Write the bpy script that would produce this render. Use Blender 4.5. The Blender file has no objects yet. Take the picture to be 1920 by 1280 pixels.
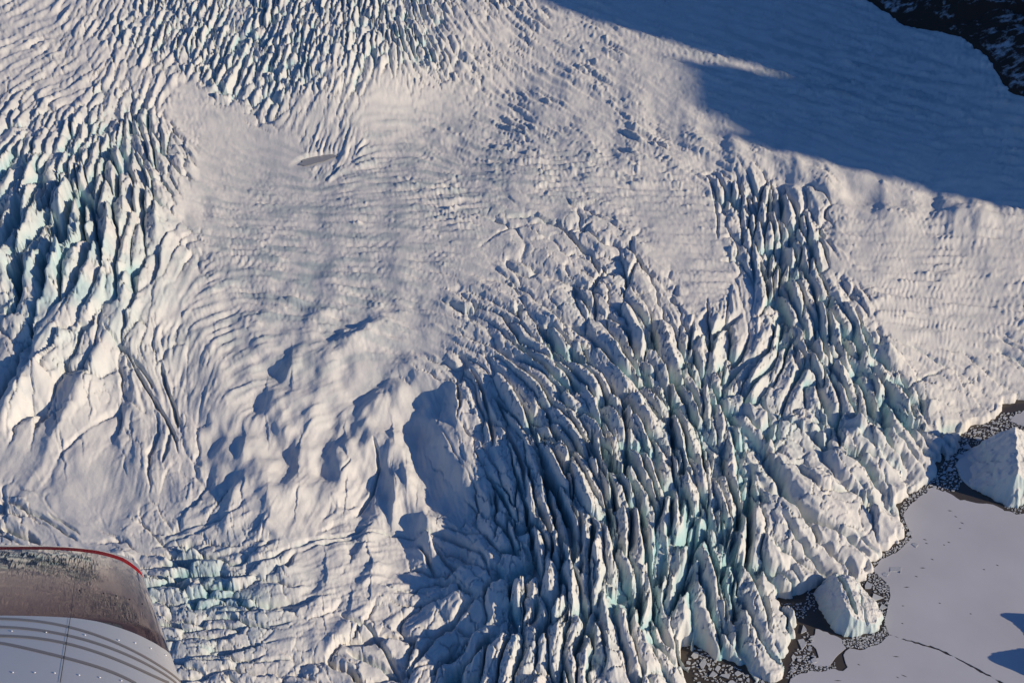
import bpy, math, random
import numpy as np

# ------------------------------------------------------------------ camera, sky, sun, exposure
scene = bpy.context.scene
COL = scene.collection
CAM_Z, PITCH, HFOV = 500.0, math.radians(33.0), math.radians(54.0)
FPX = 960.0 / math.tan(HFOV / 2)                     # focal length in pixels of a 1920 wide picture
cam_data = bpy.data.cameras.new('camera')
cam = bpy.data.objects.new('camera', cam_data); COL.objects.link(cam)
cam.location = (0, 0, CAM_Z)
cam.rotation_euler = (math.pi / 2 - PITCH, 0, 0)
cam_data.sensor_width = 36.0; cam_data.angle = HFOV
cam_data.clip_start = 0.1; cam_data.clip_end = 60000
scene.camera = cam

SUN_EL = math.radians(17.5)
SUN_XY = np.array([0.945, -0.327]); SUN_XY /= np.hypot(*SUN_XY)
SUN = np.array([SUN_XY[0] * math.cos(SUN_EL), SUN_XY[1] * math.cos(SUN_EL), math.sin(SUN_EL)])
world = bpy.data.worlds.new('World'); scene.world = world; world.use_nodes = True
wn = world.node_tree.nodes; wl = world.node_tree.links
bg = wn['Background']; bg.inputs['Strength'].default_value = 0.072
scene.cycles.diffuse_bounces = 2
sky = wn.new('ShaderNodeTexSky'); sky.sky_type = 'NISHITA'; sky.sun_disc = False
sky.sun_elevation = SUN_EL
sky.sun_rotation = math.atan2(SUN_XY[0], SUN_XY[1])  # measured from +Y towards +X
sky.altitude = 600; sky.air_density = 1.0; sky.dust_density = 0.15; sky.ozone_density = 4.0
tint = wn.new('ShaderNodeMix'); tint.data_type = 'RGBA'; tint.blend_type = 'MULTIPLY'; tint.inputs['Factor'].default_value = 1
tint.inputs['B'].default_value = (0.82, 1.14, 1.55, 1)   # the photograph's cold white balance
wl.new(sky.outputs['Color'], tint.inputs['A']); wl.new(tint.outputs['Result'], bg.inputs['Color'])
sl = bpy.data.lights.new('sun', 'SUN'); sl.energy = 4.7; sl.angle = math.radians(0.53); sl.color = (1.0, 0.84, 0.63)
so = bpy.data.objects.new('sun', sl); COL.objects.link(so)
from mathutils import Vector, Matrix
so.rotation_euler = Vector(tuple(SUN)).to_track_quat('Z', 'Y').to_euler()
so.location = (800, -200, 900)
vs = scene.view_settings
vs.view_transform = 'Standard'; vs.look = 'None'; vs.exposure = 0.0; vs.gamma = 1.0; vs.use_curve_mapping = False

# ------------------------------------------------------------------ helpers
SP, CP = math.sin(PITCH), math.cos(PITCH)
def at(u, v, z=0.0):
    """ground position at elevation z that is seen at photo pixel u, v"""
    x = (np.asarray(u, float) - 960) / FPX; y = -(np.asarray(v, float) - 640) / FPX
    dy = y * SP + CP; dz = y * CP - SP
    t = (np.asarray(z, float) - CAM_Z) / dz
    return x * t, dy * t
def chart(x, y, z):
    dz = z - CAM_Z
    dep = y * CP - dz * SP
    up = y * SP + dz * CP
    return 960 + FPX * x / dep, 640 - FPX * up / dep, dep

RNG = np.random.RandomState(11)
_P = RNG.permutation(512).astype(np.int32); _P = np.concatenate([_P, _P, _P])
_G = np.stack([np.cos(np.linspace(0, 2 * np.pi, 64, endpoint=False)), np.sin(np.linspace(0, 2 * np.pi, 64, endpoint=False))], 1).astype(np.float32)
def noise(x, y, seed=0):
    x = np.asarray(x, np.float32) + seed * 17.13; y = np.asarray(y, np.float32) + seed * 5.71
    xi = np.floor(x).astype(np.int32); yi = np.floor(y).astype(np.int32)
    fx = x - xi; fy = y - yi
    xi &= 511; yi &= 511
    sx = fx * fx * fx * (fx * (fx * 6 - 15) + 10); sy = fy * fy * fy * (fy * (fy * 6 - 15) + 10)
    def g(ix, iy, dx, dy):
        k = _P[_P[ix & 511] + (iy & 511)] & 63
        return _G[k, 0] * dx + _G[k, 1] * dy
    a = g(xi, yi, fx, fy); b = g(xi + 1, yi, fx - 1, fy)
    c = g(xi, yi + 1, fx, fy - 1); d = g(xi + 1, yi + 1, fx - 1, fy - 1)
    return 1.5 * ((a + (b - a) * sx) * (1 - sy) + (c + (d - c) * sx) * sy)
def fbm(x, y, seed=0, n=4, gain=0.5):
    s = 0; a = 1
    for i in range(n):
        s = s + a * noise(x * 2 ** i, y * 2 ** i, seed + i); a *= gain
    return s
def sstep(a, b, x):
    t = np.clip((x - a) / (b - a), 0, 1); return t * t * (3 - 2 * t)

def mesh_obj(name, verts, faces, mat, parent=None, smooth=True):
    """verts (n,3), faces (m,3) or (m,4) arrays -> one linked mesh object"""
    me = bpy.data.meshes.new(name)
    verts = np.asarray(verts, np.float32); faces = np.asarray(faces, np.int32)
    me.vertices.add(len(verts)); me.vertices.foreach_set('co', verts.ravel())
    n, k = faces.shape
    me.loops.add(n * k); me.loops.foreach_set('vertex_index', faces.ravel())
    me.polygons.add(n)
    me.polygons.foreach_set('loop_start', np.arange(0, n * k, k, dtype=np.int32))
    me.polygons.foreach_set('use_smooth', np.full(n, smooth))
    me.update(calc_edges=True)
    if mat: me.materials.append(mat)
    o = bpy.data.objects.new(name, me); COL.objects.link(o)
    if parent: o.parent = parent
    return o
def pydata_obj(name, verts, faces, mat, parent=None, smooth=False):
    me = bpy.data.meshes.new(name); me.from_pydata([tuple(map(float, v)) for v in verts], [], [tuple(map(int, f)) for f in faces])
    if smooth:
        me.polygons.foreach_set('use_smooth', np.full(len(me.polygons), True))
    me.update()
    if mat: me.materials.append(mat)
    o = bpy.data.objects.new(name, me); COL.objects.link(o)
    if parent: o.parent = parent
    return o
def float_attr(o, name, vals):
    a = o.data.attributes.new(name, 'FLOAT', 'POINT'); a.data.foreach_set('value', np.asarray(vals, np.float32))
def tag(o, label=None, cat=None, group=None, kind=None):
    if label: o['label'] = label
    if cat: o['category'] = cat
    if group: o['group'] = group
    if kind: o['kind'] = kind
    return o

# ------------------------------------------------------------------ materials
def new_mat(name):
    m = bpy.data.materials.new(name); m.use_nodes = True
    nt = m.node_tree; return m, nt, nt.nodes, nt.links, nt.nodes['Principled BSDF']
def nnode(N, typ, **kw):
    n = N.new(typ)
    for k, v in kw.items(): setattr(n, k, v)
    return n
def ice_material(name, snow, ice, grey=None, use_attr=True, bump=0.5):
    m, nt, N, L, P = new_mat(name)
    co = N.new('ShaderNodeTexCoord')
    n1 = nnode(N, 'ShaderNodeTexNoise'); n1.inputs['Scale'].default_value = 0.05; n1.inputs['Detail'].default_value = 6
    L.new(co.outputs['Object'], n1.inputs['Vector'])
    n2 = nnode(N, 'ShaderNodeTexNoise'); n2.inputs['Scale'].default_value = 0.5; n2.inputs['Detail'].default_value = 8; n2.inputs['Roughness'].default_value = 0.65
    L.new(co.outputs['Object'], n2.inputs['Vector'])
    mx = nnode(N, 'ShaderNodeMix', data_type='RGBA')
    mx.inputs['A'].default_value = (*snow, 1); mx.inputs['B'].default_value = (*ice, 1)
    if use_attr:
        at_ = nnode(N, 'ShaderNodeAttribute', attribute_name='bare_ice')
        L.new(at_.outputs['Fac'], mx.inputs['Factor'])
    else:
        mx.inputs['Factor'].default_value = 0.2
    out = mx.outputs['Result']
    if grey:
        mg = nnode(N, 'ShaderNodeMix', data_type='RGBA'); mg.inputs['B'].default_value = (*grey, 1)
        ag = nnode(N, 'ShaderNodeAttribute', attribute_name='scoured')
        L.new(out, mg.inputs['A']); L.new(ag.outputs['Fac'], mg.inputs['Factor']); out = mg.outputs['Result']
    # faint mottling of the snow
    mm = nnode(N, 'ShaderNodeMix', data_type='RGBA', blend_type='MULTIPLY'); mm.inputs['Factor'].default_value = 1
    rp = N.new('ShaderNodeValToRGB'); rp.color_ramp.elements[0].position = 0.3; rp.color_ramp.elements[0].color = (.9, .92, .93, 1)
    rp.color_ramp.elements[1].position = 0.65; rp.color_ramp.elements[1].color = (1, 1, 1, 1)
    L.new(n1.outputs['Fac'], rp.inputs['Fac'])
    L.new(out, mm.inputs['A']); L.new(rp.outputs['Color'], mm.inputs['B'])
    L.new(mm.outputs['Result'], P.inputs['Base Color'])
    P.inputs['Roughness'].default_value = 0.7
    P.inputs['Specular IOR Level'].default_value = 0.2
    b = N.new('ShaderNodeBump'); b.inputs['Strength'].default_value = bump; b.inputs['Distance'].default_value = 0.6
    L.new(n2.outputs['Fac'], b.inputs['Height']); L.new(b.outputs['Normal'], P.inputs['Normal'])
    return m
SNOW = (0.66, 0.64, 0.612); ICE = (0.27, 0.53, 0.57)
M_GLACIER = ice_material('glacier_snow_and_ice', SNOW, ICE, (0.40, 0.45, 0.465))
M_BERG = ice_material('iceberg_ice', SNOW, ICE)
M_FLOE = ice_material('floe_ice', (0.55, 0.55, 0.56), (.48, .53, .55), use_attr=False, bump=0.3)
def sheet_material():
    m, nt, N, L, P = new_mat('lake_ice')
    co = N.new('ShaderNodeTexCoord')
    n1 = nnode(N, 'ShaderNodeTexNoise'); n1.inputs['Scale'].default_value = 0.02; n1.inputs['Detail'].default_value = 5
    n2 = nnode(N, 'ShaderNodeTexNoise'); n2.inputs['Scale'].default_value = 0.6; n2.inputs['Detail'].default_value = 6
    L.new(co.outputs['Object'], n1.inputs['Vector']); L.new(co.outputs['Object'], n2.inputs['Vector'])
    r = N.new('ShaderNodeValToRGB'); r.color_ramp.elements[0].position = .3; r.color_ramp.elements[0].color = (.505, .50, .515, 1)
    r.color_ramp.elements[1].position = .7; r.color_ramp.elements[1].color = (.58, .575, .59, 1)
    L.new(n1.outputs['Fac'], r.inputs['Fac']); L.new(r.outputs['Color'], P.inputs['Base Color'])
    P.inputs['Roughness'].default_value = .6; P.inputs['Specular IOR Level'].default_value = .25
    b = N.new('ShaderNodeBump'); b.inputs['Strength'].default_value = .12; b.inputs['Distance'].default_value = .15
    L.new(n2.outputs['Fac'], b.inputs['Height']); L.new(b.outputs['Normal'], P.inputs['Normal'])
    return m
M_SHEET = sheet_material()
def water_material():
    m, nt, N, L, P = new_mat('lake_water')
    P.inputs['Base Color'].default_value = (.075, .063, .054, 1); P.inputs['Roughness'].default_value = .12
    P.inputs['IOR'].default_value = 1.33
    n = N.new('ShaderNodeTexNoise'); n.inputs['Scale'].default_value = 1.5
    b = N.new('ShaderNodeBump'); b.inputs['Strength'].default_value = .05
    L.new(n.outputs['Fac'], b.inputs['Height']); L.new(b.outputs['Normal'], P.inputs['Normal'])
    return m
M_WATER = water_material()

# ------------------------------------------------------------------ base relief of the glacier
# photo pixel, elevation in metres
CP_Z = [(-250,-150,235),(0,0,200),(250,0,195),(500,0,192),(750,0,180),(1000,0,165),(1300,0,150),(1600,0,140),(1900,0,150),(2150,0,190),
 (0,120,172),(250,120,165),(500,130,158),(620,110,166),(720,140,150),(760,200,126),(900,150,130),(1150,130,130),(1400,130,122),(1650,150,112),(1900,220,104),(2150,250,120),
 (0,230,158),(180,230,150),(350,220,136),(480,260,120),(600,300,112),(820,260,108),(1000,280,108),(1250,250,104),(1500,250,96),(1750,300,86),(2000,330,84),
 (-200,350,150),(0,350,144),(150,330,142),(270,330,132),(380,340,116),(500,380,106),(700,400,102),(900,400,98),(1100,380,94),(1300,360,88),(1500,370,80),(1700,420,68),(1950,430,62),
 (0,480,118),(120,470,124),(230,460,118),(300,480,102),(420,500,94),(600,500,92),(800,520,88),(1000,500,86),(1200,490,80),(1400,480,72),(1550,500,64),(1750,540,48),(1950,560,38),
 (-200,600,90),(0,600,90),(120,610,92),(230,610,88),(350,620,78),(500,620,76),(700,650,70),(900,620,76),(1100,620,76),(1250,620,68),(1400,600,60),(1550,620,52),(1700,640,36),(1900,680,18),
 (0,760,66),(150,760,64),(300,760,58),(400,780,56),(550,780,54),(700,800,47),(820,780,49),(930,760,63),(1100,760,70),(1250,760,60),(1400,740,46),(1520,740,42),(1650,760,28),(1780,760,15),(1900,740,9),
 (-150,900,48),(50,920,46),(250,920,46),(380,920,46),(500,930,46),(640,920,38),(780,930,33),(890,930,38),(980,900,58),(1120,900,62),(1280,900,52),(1420,900,36),(1550,880,30),(1680,880,18),
 (0,1060,34),(200,1060,34),(380,1060,34),(550,1060,36),(700,1070,25),(830,1070,25),(930,1060,37),(1050,1050,54),(1180,1050,48),(1300,1050,42),(1420,1040,28),(1540,1020,18),(1640,1000,12),
 (0,1250,26),(250,1250,26),(450,1220,28),(600,1230,24),(740,1200,17),(850,1200,19),(980,1190,38),(1100,1190,34),(1230,1190,28),(1340,1180,22),(1430,1180,16),(1560,1090,9),
 (0,1420,22),(300,1400,22),(600,1400,18),(900,1380,18),(1100,1380,20),(1250,1330,16),(1750,1050,2),(1900,900,2),(1800,1250,2),(1500,1350,2),(2200,1000,2),(2200,700,20)]
_c = np.array(CP_Z, float)
_cx, _cy = at(_c[:, 0], _c[:, 1], _c[:, 2])
def _tps(r2): return np.where(r2 > 1e-9, r2 * np.log(r2 + 1e-9), 0)
_S = 500.0
def _solve():
    X = np.stack([_cx, _cy], 1) / _S; n = len(X)
    K = _tps(((X[:, None] - X[None]) ** 2).sum(-1)) + np.eye(n) * 0.004
    Q = np.c_[np.ones(n), X]
    A = np.block([[K, Q], [Q.T, np.zeros((3, 3))]])
    return X, np.linalg.solve(A, np.r_[_c[:, 2], np.zeros(3)])
_TX, _TW = _solve()
def base_z(x, y):
    sh = np.shape(x); p = np.stack([np.ravel(x), np.ravel(y)], 1) / _S
    r2 = ((p[:, None] - _TX[None]) ** 2).sum(-1)
    z = _tps(r2) @ _TW[:len(_TX)] + np.c_[np.ones(len(p)), p] @ _TW[len(_TX):]
    return z.reshape(sh)

NI, NJ = 930, 1500                                   # rows (depth), columns (across)
PHI = np.radians(np.linspace(60.0, 8.2, NI)); THE = np.radians(np.linspace(-42, 42, NJ))
RAD = 445.0 / np.tan(PHI)                            # distance from the point under the camera
X = RAD[:, None] * np.sin(THE)[None]; Y = RAD[:, None] * np.cos(THE)[None]
def up2(fc, si, sj):
    """bilinear up-sampling of a coarse field given on si, sj sample rows and columns"""
    a = np.empty((len(si), NJ)); jj = np.arange(NJ)
    for k in range(len(si)): a[k] = np.interp(jj, sj, fc[k])
    i = np.arange(NI); k = np.clip(np.searchsorted(si, i, 'right') - 1, 0, len(si) - 2)
    t = ((i - si[k]) / (si[k + 1] - si[k]))[:, None]
    return a[k] * (1 - t) + a[k + 1] * t
SI = np.unique(np.r_[np.arange(0, NI, 12), NI - 1]); SJ = np.unique(np.r_[np.arange(0, NJ, 12), NJ - 1])
zc = np.clip(base_z(X[np.ix_(SI, SJ)], Y[np.ix_(SI, SJ)]), 0.5, 330)
Z0 = up2(zc, SI, SJ)
U, V, DEP = chart(X, Y, Z0)                          # map coordinates on the base surface
MPP = DEP / FPX                                      # metres per map unit

# ------------------------------------------------------------------ texture map of the ice: u, v, direction, half width, aspect, depth, hummock, drift
A = []
def cpt(u, v, du, dv, lb, asp, dep, hum=2.0, sas=1.0): A.append((u, v, du, dv, lb, asp, dep, hum, sas))
for r in [(-150,-100,1,-.45,8,3,.2,2,2.4),(60,60,1,-.5,8,3,.25,2,2.4),(120,170,1,-.5,9,3,.3,2,2.4),(0,120,1,-.5,8,3,.2,2,2.4),(180,30,-.6,1,7,2.5,.35,2,2.2),
 (250,40,-.4,1,7,2.2,.8),(330,20,-.4,1,7,2.2,1.2),(350,80,-.4,1,8,2.4,1.4),(430,130,-.45,1,9,2.8,1.5),(450,40,-.4,1,7,2.4,1.4),(550,100,-.35,1,8,2.6,1.5),(600,30,-.3,1,7,2.4,1.4),(700,30,-.1,1,7,2.4,1.4),
 (780,60,.45,1,7,2.8,1.4),(840,110,.6,1,8,2.8,.7,2,2),(820,10,.5,1,7,2.8,1.0),(500,-120,-.3,1,6,2.4,1.3),(800,-120,.4,1,6,2.4,1.1),(520,165,-.5,1,9,2.5,1.2),(650,120,-.2,1,8,2,.8),(640,160,-.4,1,9,2,.45),(560,200,-.5,1,9,2.5,.35),
 (720,160,-.1,1,9,1.6,.3,1,.5),(720,200,1,0,12,2,.06,1,.6),(840,180,1,.3,10,2,.12,1,1),(350,190,1,.3,10,2,.05,1,1.2),(290,160,-.5,1,9,2,.4,2,2),(420,230,1,.5,12,2,.03,1,.8),(520,285,1,.4,12,2,.03,1,.6),(620,260,-.3,1,12,2,.15,3,2),
 (1100,60,1,.35,12,2,0,1,2.3),(1300,80,1,.3,12,2,0,1,2.3),(1500,80,1,.3,12,2,0,1,2.3),(1700,120,1,.25,12,2,0,1,2.8),(1850,260,1,.15,14,2,0,1,2.8),(1600,250,1,.3,14,2,0,1.5,2.3),(1400,170,1,.3,14,2,0,1.5,2.3),
 (950,80,1,.75,9,2.5,.25,2,2.6),(880,40,.7,1,8,2.5,.5,2,2.4),(1000,200,1,.6,12,2.5,.12,3,2.8),(1150,150,1,.5,12,2.5,.08,3,2.6),(1200,250,1,.5,14,2.5,.06,4,2.8),(850,270,1,.3,12,2,.08,3,2.4),(1050,330,1,.05,12,2,.08,3,2.8),(930,300,1,.1,12,2,.08,3,2.8),
 (700,350,1,-.08,12,3,.04,2,2.4),(500,380,1,.06,12,3,.02,1,1.8),(850,400,1,-.12,12,3,.05,2,2.6),(400,330,1,.4,12,2,.02,1,1.2),(500,460,1,.04,14,3,.03,2,2),(650,480,1,.04,14,3,.03,2,2),(800,470,1,.1,14,3,.05,2,2),
 (1200,370,1,.05,12,3,.05,2,2.8),(1350,290,1,.4,18,2,.06,6,2),(1480,310,1,.4,20,2,.06,7,1.6),(1620,380,1,.35,22,2,.05,8,1.6),(1800,400,1,.1,22,2,.04,8,1.8),(1270,440,1,.08,12,3,.06,2,2.4),(1310,520,1,.05,12,3,.08,2,2),
 (1660,450,1,0,14,3,.04,2,2.4),(1750,500,1,.02,14,3,.04,2,2.4),(1850,600,1,.08,14,3,.05,2,2.4),(1920,480,1,0,14,3,.04,2,2.4),(1740,620,1,.15,14,3,.05,2,2.2),(1880,670,1,.4,14,4,.35,2,2),(2100,600,1,.1,14,3,.05,2,2.2),
 (-150,260,-.6,1,11,2.5,.6),(0,250,-.6,1,12,2.5,.8),(70,230,-.6,1,11,2.5,.8),(130,250,-.5,1,12,2.3,1.1),(210,230,-.2,1,10,2.3,.8),(270,260,.3,1,12,2,1.1),(320,320,.5,1,14,1.8,.8,3,1.5),(200,320,-.1,1,15,2.3,1.5),(60,330,-.5,1,15,2.5,1.4),(50,410,-.5,1,22,2.6,1.9),(150,410,-.35,1,22,2.6,2.1),(240,390,0,1,17,2.2,1.4),(370,380,1,.3,14,2,.1,5,1.2),
 (20,520,-.5,1,26,3,1.5),(130,510,-.5,1,23,3,1.5),(215,500,-.3,1,20,3,1.4),(-150,500,-.5,1,25,3,1.4),(90,600,-.6,1,26,3,.6),(190,590,-.5,1,22,2.6,.5),(275,480,-.2,1,16,2.5,.4,4,1),(0,640,-.6,1,30,3,.5),
 (50,740,-.6,1,40,3.2,.5,5,.3),(160,720,-.5,1,34,3.2,.45,5,.3),(-150,750,-.6,1,40,3,.45,5,.3),(180,830,-.5,1,35,3,.15,5,.3),(60,880,-.6,1,40,3,.12,4,.3),(210,940,-.3,1,35,2.5,.08,4,.3),(120,960,1,.5,30,3,.1,4,.3),
 (310,560,-.5,1,18,2.5,.15,5,1.4),(400,590,1,-.4,18,2.5,.06,6,1.8),(350,690,-.4,1,20,3,.12,6,1.2),(290,700,.4,1,18,3,.3,5,1),(330,860,.1,1,18,3,.25,6,.3),
 (500,560,1,.1,18,2.5,.03,5,2),(620,560,1,.1,18,2.5,.03,6,2),(700,620,1,.1,20,2.5,.03,6,1.6),(780,560,1,.2,16,2.5,.06,4,1.8),(500,700,1,-.5,24,2,.02,9,1.4),(620,720,1,-.6,26,2,.02,10,1.2),
 (450,850,.4,-1,30,2,.02,12,.3),(600,880,.5,-1,34,2,.02,14,.6),(720,860,.4,-1,34,2,.02,14,.6),(820,780,.4,1,30,2,.06,12,.6),(560,980,.5,-1,30,2,.04,10,.6),(760,960,.2,1,30,2,.05,10,.5),(850,900,.3,1,26,2.5,.15,10,.5),
 (960,440,1,.3,22,1.5,.28),(1050,420,1,.1,22,1.4,.28),(1130,480,.6,.6,24,1.4,.4),(1020,510,1,.5,19,2.2,.4),(880,500,1,.35,14,3.5,.25),(900,570,1,.5,13,5,.5),(980,600,1,.6,13,6,.7),(870,640,1,.55,14,5,.45),(1080,600,.9,.8,15,4,.8),(1180,550,.5,1,22,2.2,.7),(1250,550,.4,1,20,2,.4),
 (1000,680,1,.8,15,5,.85),(1100,690,.8,1,15,4.5,1.1),(1200,660,.45,1,18,3.5,1.2),(1280,640,.2,1,18,3.5,1.0),(1340,620,-.3,1,20,3.5,.8),(880,710,.7,1,18,4,.5,5),(910,750,.45,1,18,5,.9),(970,780,.4,1,17,5,1.3),(1060,760,.7,1,15,4,1.4),(1160,770,.4,1,15,4.5,1.7),(1260,740,.3,1,16,4,1.6),
 (950,880,.35,1,20,4,.9),(1040,860,.35,1,15,5.5,2),(1140,860,.3,1,15,5.5,2.1),(1240,850,.2,1,15,5,2.1),(1330,820,0,1,15,4,1.7),(1350,730,.2,1,17,3.5,1.1),
 (1000,960,.2,1,17,4,1.6),(1100,960,.25,1,15,6,2.2),(1200,970,.1,1,16,6,2.2),(1300,960,0,1,16,5.5,2.1),(1390,920,.1,1,16,4,1.6),(1000,1050,.1,1,17,2.5,1.5),(1080,1060,0,1,17,2.5,1.7),(1170,1070,.2,1,18,4,1.9),(1270,1080,0,1,17,6,2.2),(1370,1060,.1,1,18,5,1.9),
 (1000,1150,-.3,1,20,3.5,1.4),(1090,1170,-.15,1,20,4.5,1.5),(1190,1170,.3,1,22,3.5,1.0),(1280,1180,.3,1,18,5,1.9),(1370,1180,.3,1,22,4.5,1.6),(1440,1160,.35,1,26,3.5,1.2),(940,1250,-.3,1,20,4,1.4),(1050,1270,-.2,1,22,4,1.2),(1180,1260,.3,1,30,2.5,.6),(1250,1270,.5,1,22,3,1),
 (1370,365,.2,1,12,1.8,.8),(1420,400,.15,1,12,2.5,1.5),(1480,420,.2,1,12,2.2,1.3),(1400,470,.1,1,13,2.5,1.0),(1450,500,.2,1,13,3.2,1.8),(1520,480,.3,1,12,2.8,1.5),(1570,490,.4,1,12,2.5,.25),(1340,460,1,.05,14,2.5,.08,2,2),(1390,560,.1,1,18,2,.2),(1480,570,.3,1,14,3.5,1.7),(1540,570,.4,1,13,4,1.8),(1605,570,.5,1,13,3,.5),
 (1520,650,.2,1,15,4,1.5),(1590,660,.45,1,14,4.5,1.9),(1650,680,.5,1,14,4,1.2),(1700,670,1,.5,14,3,.2),(1560,740,.3,1,15,3,1.4),(1640,740,.5,1,14,4,1.6),(1700,770,.6,1,16,4,1.3),(1460,640,-.5,1,18,4,.8),(1430,700,-.7,1,16,4,.9),(1500,720,-.6,1,15,3.5,1),
 (1450,790,1,.5,18,3,.8),(1530,800,1,.5,20,3,.7),(1620,830,1,.65,24,4.5,.7),(1700,850,.9,.8,24,4.5,.75),(1750,800,.8,.8,24,4,.7),(1470,860,.8,.8,28,3.5,.65),(1560,890,.9,.75,32,4,.5),(1640,920,.8,.8,32,4,.5),(1460,960,.4,1,30,4,.8),(1550,980,.8,.8,38,4,.5),(1480,1060,.5,1,34,4,.75),(1570,1060,.8,.8,38,3.5,.5),(1620,1000,.8,.8,36,3.5,.45),
 (1800,720,1,.5,18,3,.35),(1850,770,1,.4,18,3,.4),(1780,770,1,.5,18,3,.4),(1840,700,1,.4,16,3,.3),
 (340,1080,1,-.1,15,1.8,1.1),(420,1110,1,-.1,14,1.9,1.2),(480,1060,1,-.3,14,4,.6),(350,1150,1,.1,13,2,1),(450,1180,1,0,14,2.6,.8),(520,1120,1,-.1,18,3,.6),(400,1250,1,0,15,3,.7),(520,1220,1,-.1,20,3,.4),(290,1030,1,.4,18,4,.35),(400,1000,1,-.35,16,5,.3),(200,1100,1,0,18,3,.8),(200,1250,1,0,18,3,.7),
 (600,1080,1,-.3,35,2,.12,6),(650,1000,1,-.2,20,5,.3,5),(720,1080,1,-.2,30,3,.1,5),(850,1050,1,.5,25,3,.4,4),(880,1130,1,-.9,26,3,.5,4),(750,1170,1,-.6,35,2.5,.35,4),(650,1230,1,.5,40,2,.4,4),(780,1250,1,-.8,35,2.5,.6,4),(880,1230,-.5,1,24,3,1.1,4),(580,1170,1,-.2,30,2,.15,5),(900,1000,.6,1,22,2.5,.5,5),
 (1290,470,1,.08,14,3,.03,2,2.2),(1345,530,1,.05,14,3,.03,2,2),(1300,545,1,.1,16,2,.12,2,1.6),(1395,600,.1,1,20,2,.15,3,1),(1620,510,1,.05,14,3,.03,2,2.2),(1665,580,1,.08,14,3,.03,2,2.2),(1590,440,1,.05,14,3,.03,2,2.2),(1330,410,1,.08,14,3,.03,2,2.4),(1720,640,1,.15,14,3,.05,2,2),(860,450,1,.15,14,3,.04,2,2),(820,620,1,.3,16,3,.06,3,1.4),
 (30,1000,1,.6,20,4,.45),(-150,1000,1,.6,20,4,.5),(160,1010,1,.5,20,4,.15),(0,1150,1,0,20,3,.5)]:
    cpt(*r)
_a = np.array(A, float)
def fields():
    uc = U[np.ix_(SI, SJ)]; vc = V[np.ix_(SI, SJ)]
    w = 1.0 / (((uc[..., None] - _a[:, 0]) ** 2 + (vc[..., None] - _a[:, 1]) ** 2) + 150.0) ** 2.2
    w /= w.sum(-1, keepdims=True)
    ang = np.arctan2(_a[:, 3], _a[:, 2])
    c2 = w @ np.cos(2 * ang); s2 = w @ np.sin(2 * ang)
    th = [up2(k, SI, SJ) for k in (c2, s2)]
    rest = [up2(w @ _a[:, k], SI, SJ) for k in range(4, 9)]
    return 0.5 * np.arctan2(th[1], th[0]), rest
ANG, (LB, ASP, DPT, HUM, SAS) = fields()
ANG = ANG - .13 * np.exp(-(((U - 1130) / 260) ** 2 + ((V - 880) / 260) ** 2) ** 2)
CA, SA = np.cos(ANG), np.sin(ANG)
LB = LB * (1 - .26 * sstep(.5, 1.1, DPT) * sstep(30, 22, LB) * (1 - .55 * sstep(900, 1080, V)))
LB = LB * (1 - .26 * sstep(420, 180, V))            # everything is finer far up the glacier
ASP = ASP * (1 + .15 * sstep(.6, 1.2, DPT))
# pixels of map per grid step
Ui = np.gradient(U, axis=0); Uj = np.gradient(U, axis=1); Vi = np.gradient(V, axis=0); Vj = np.gradient(V, axis=1)
DET = Ui * Vj - Uj * Vi
in_view = (U > -330) & (U < 2250) & (V > -260) & (V < 1560)

# ------------------------------------------------------------------ crevasse cells
def scatter(lbf, laf, n, keep, seed, gap=1.35):
    rs = np.random.RandomState(seed)
    idx = np.flatnonzero(keep)
    cand = rs.choice(idx, n)
    su = U.ravel()[cand]; sv = V.ravel()[cand]; ca = CA.ravel()[cand]; sa = SA.ravel()[cand]
    lb = lbf.ravel()[cand]; la = laf.ravel()[cand]
    ok = np.zeros(n, bool); acc_u = np.empty(n); acc_v = np.empty(n); m = 0
    for k in range(n):
        if m:
            du = acc_u[:m] - su[k]; dv = acc_v[:m] - sv[k]
            near = np.abs(dv) < 1.5 * la[k]
            du = du[near]; dv = dv[near]
            if (((du * ca[k] + dv * sa[k]) / la[k]) ** 2 + ((-du * sa[k] + dv * ca[k]) / lb[k]) ** 2 < gap ** 2).any(): continue
        acc_u[m] = su[k]; acc_v[m] = sv[k]; m += 1; ok[k] = True
    return cand[ok]
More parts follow.
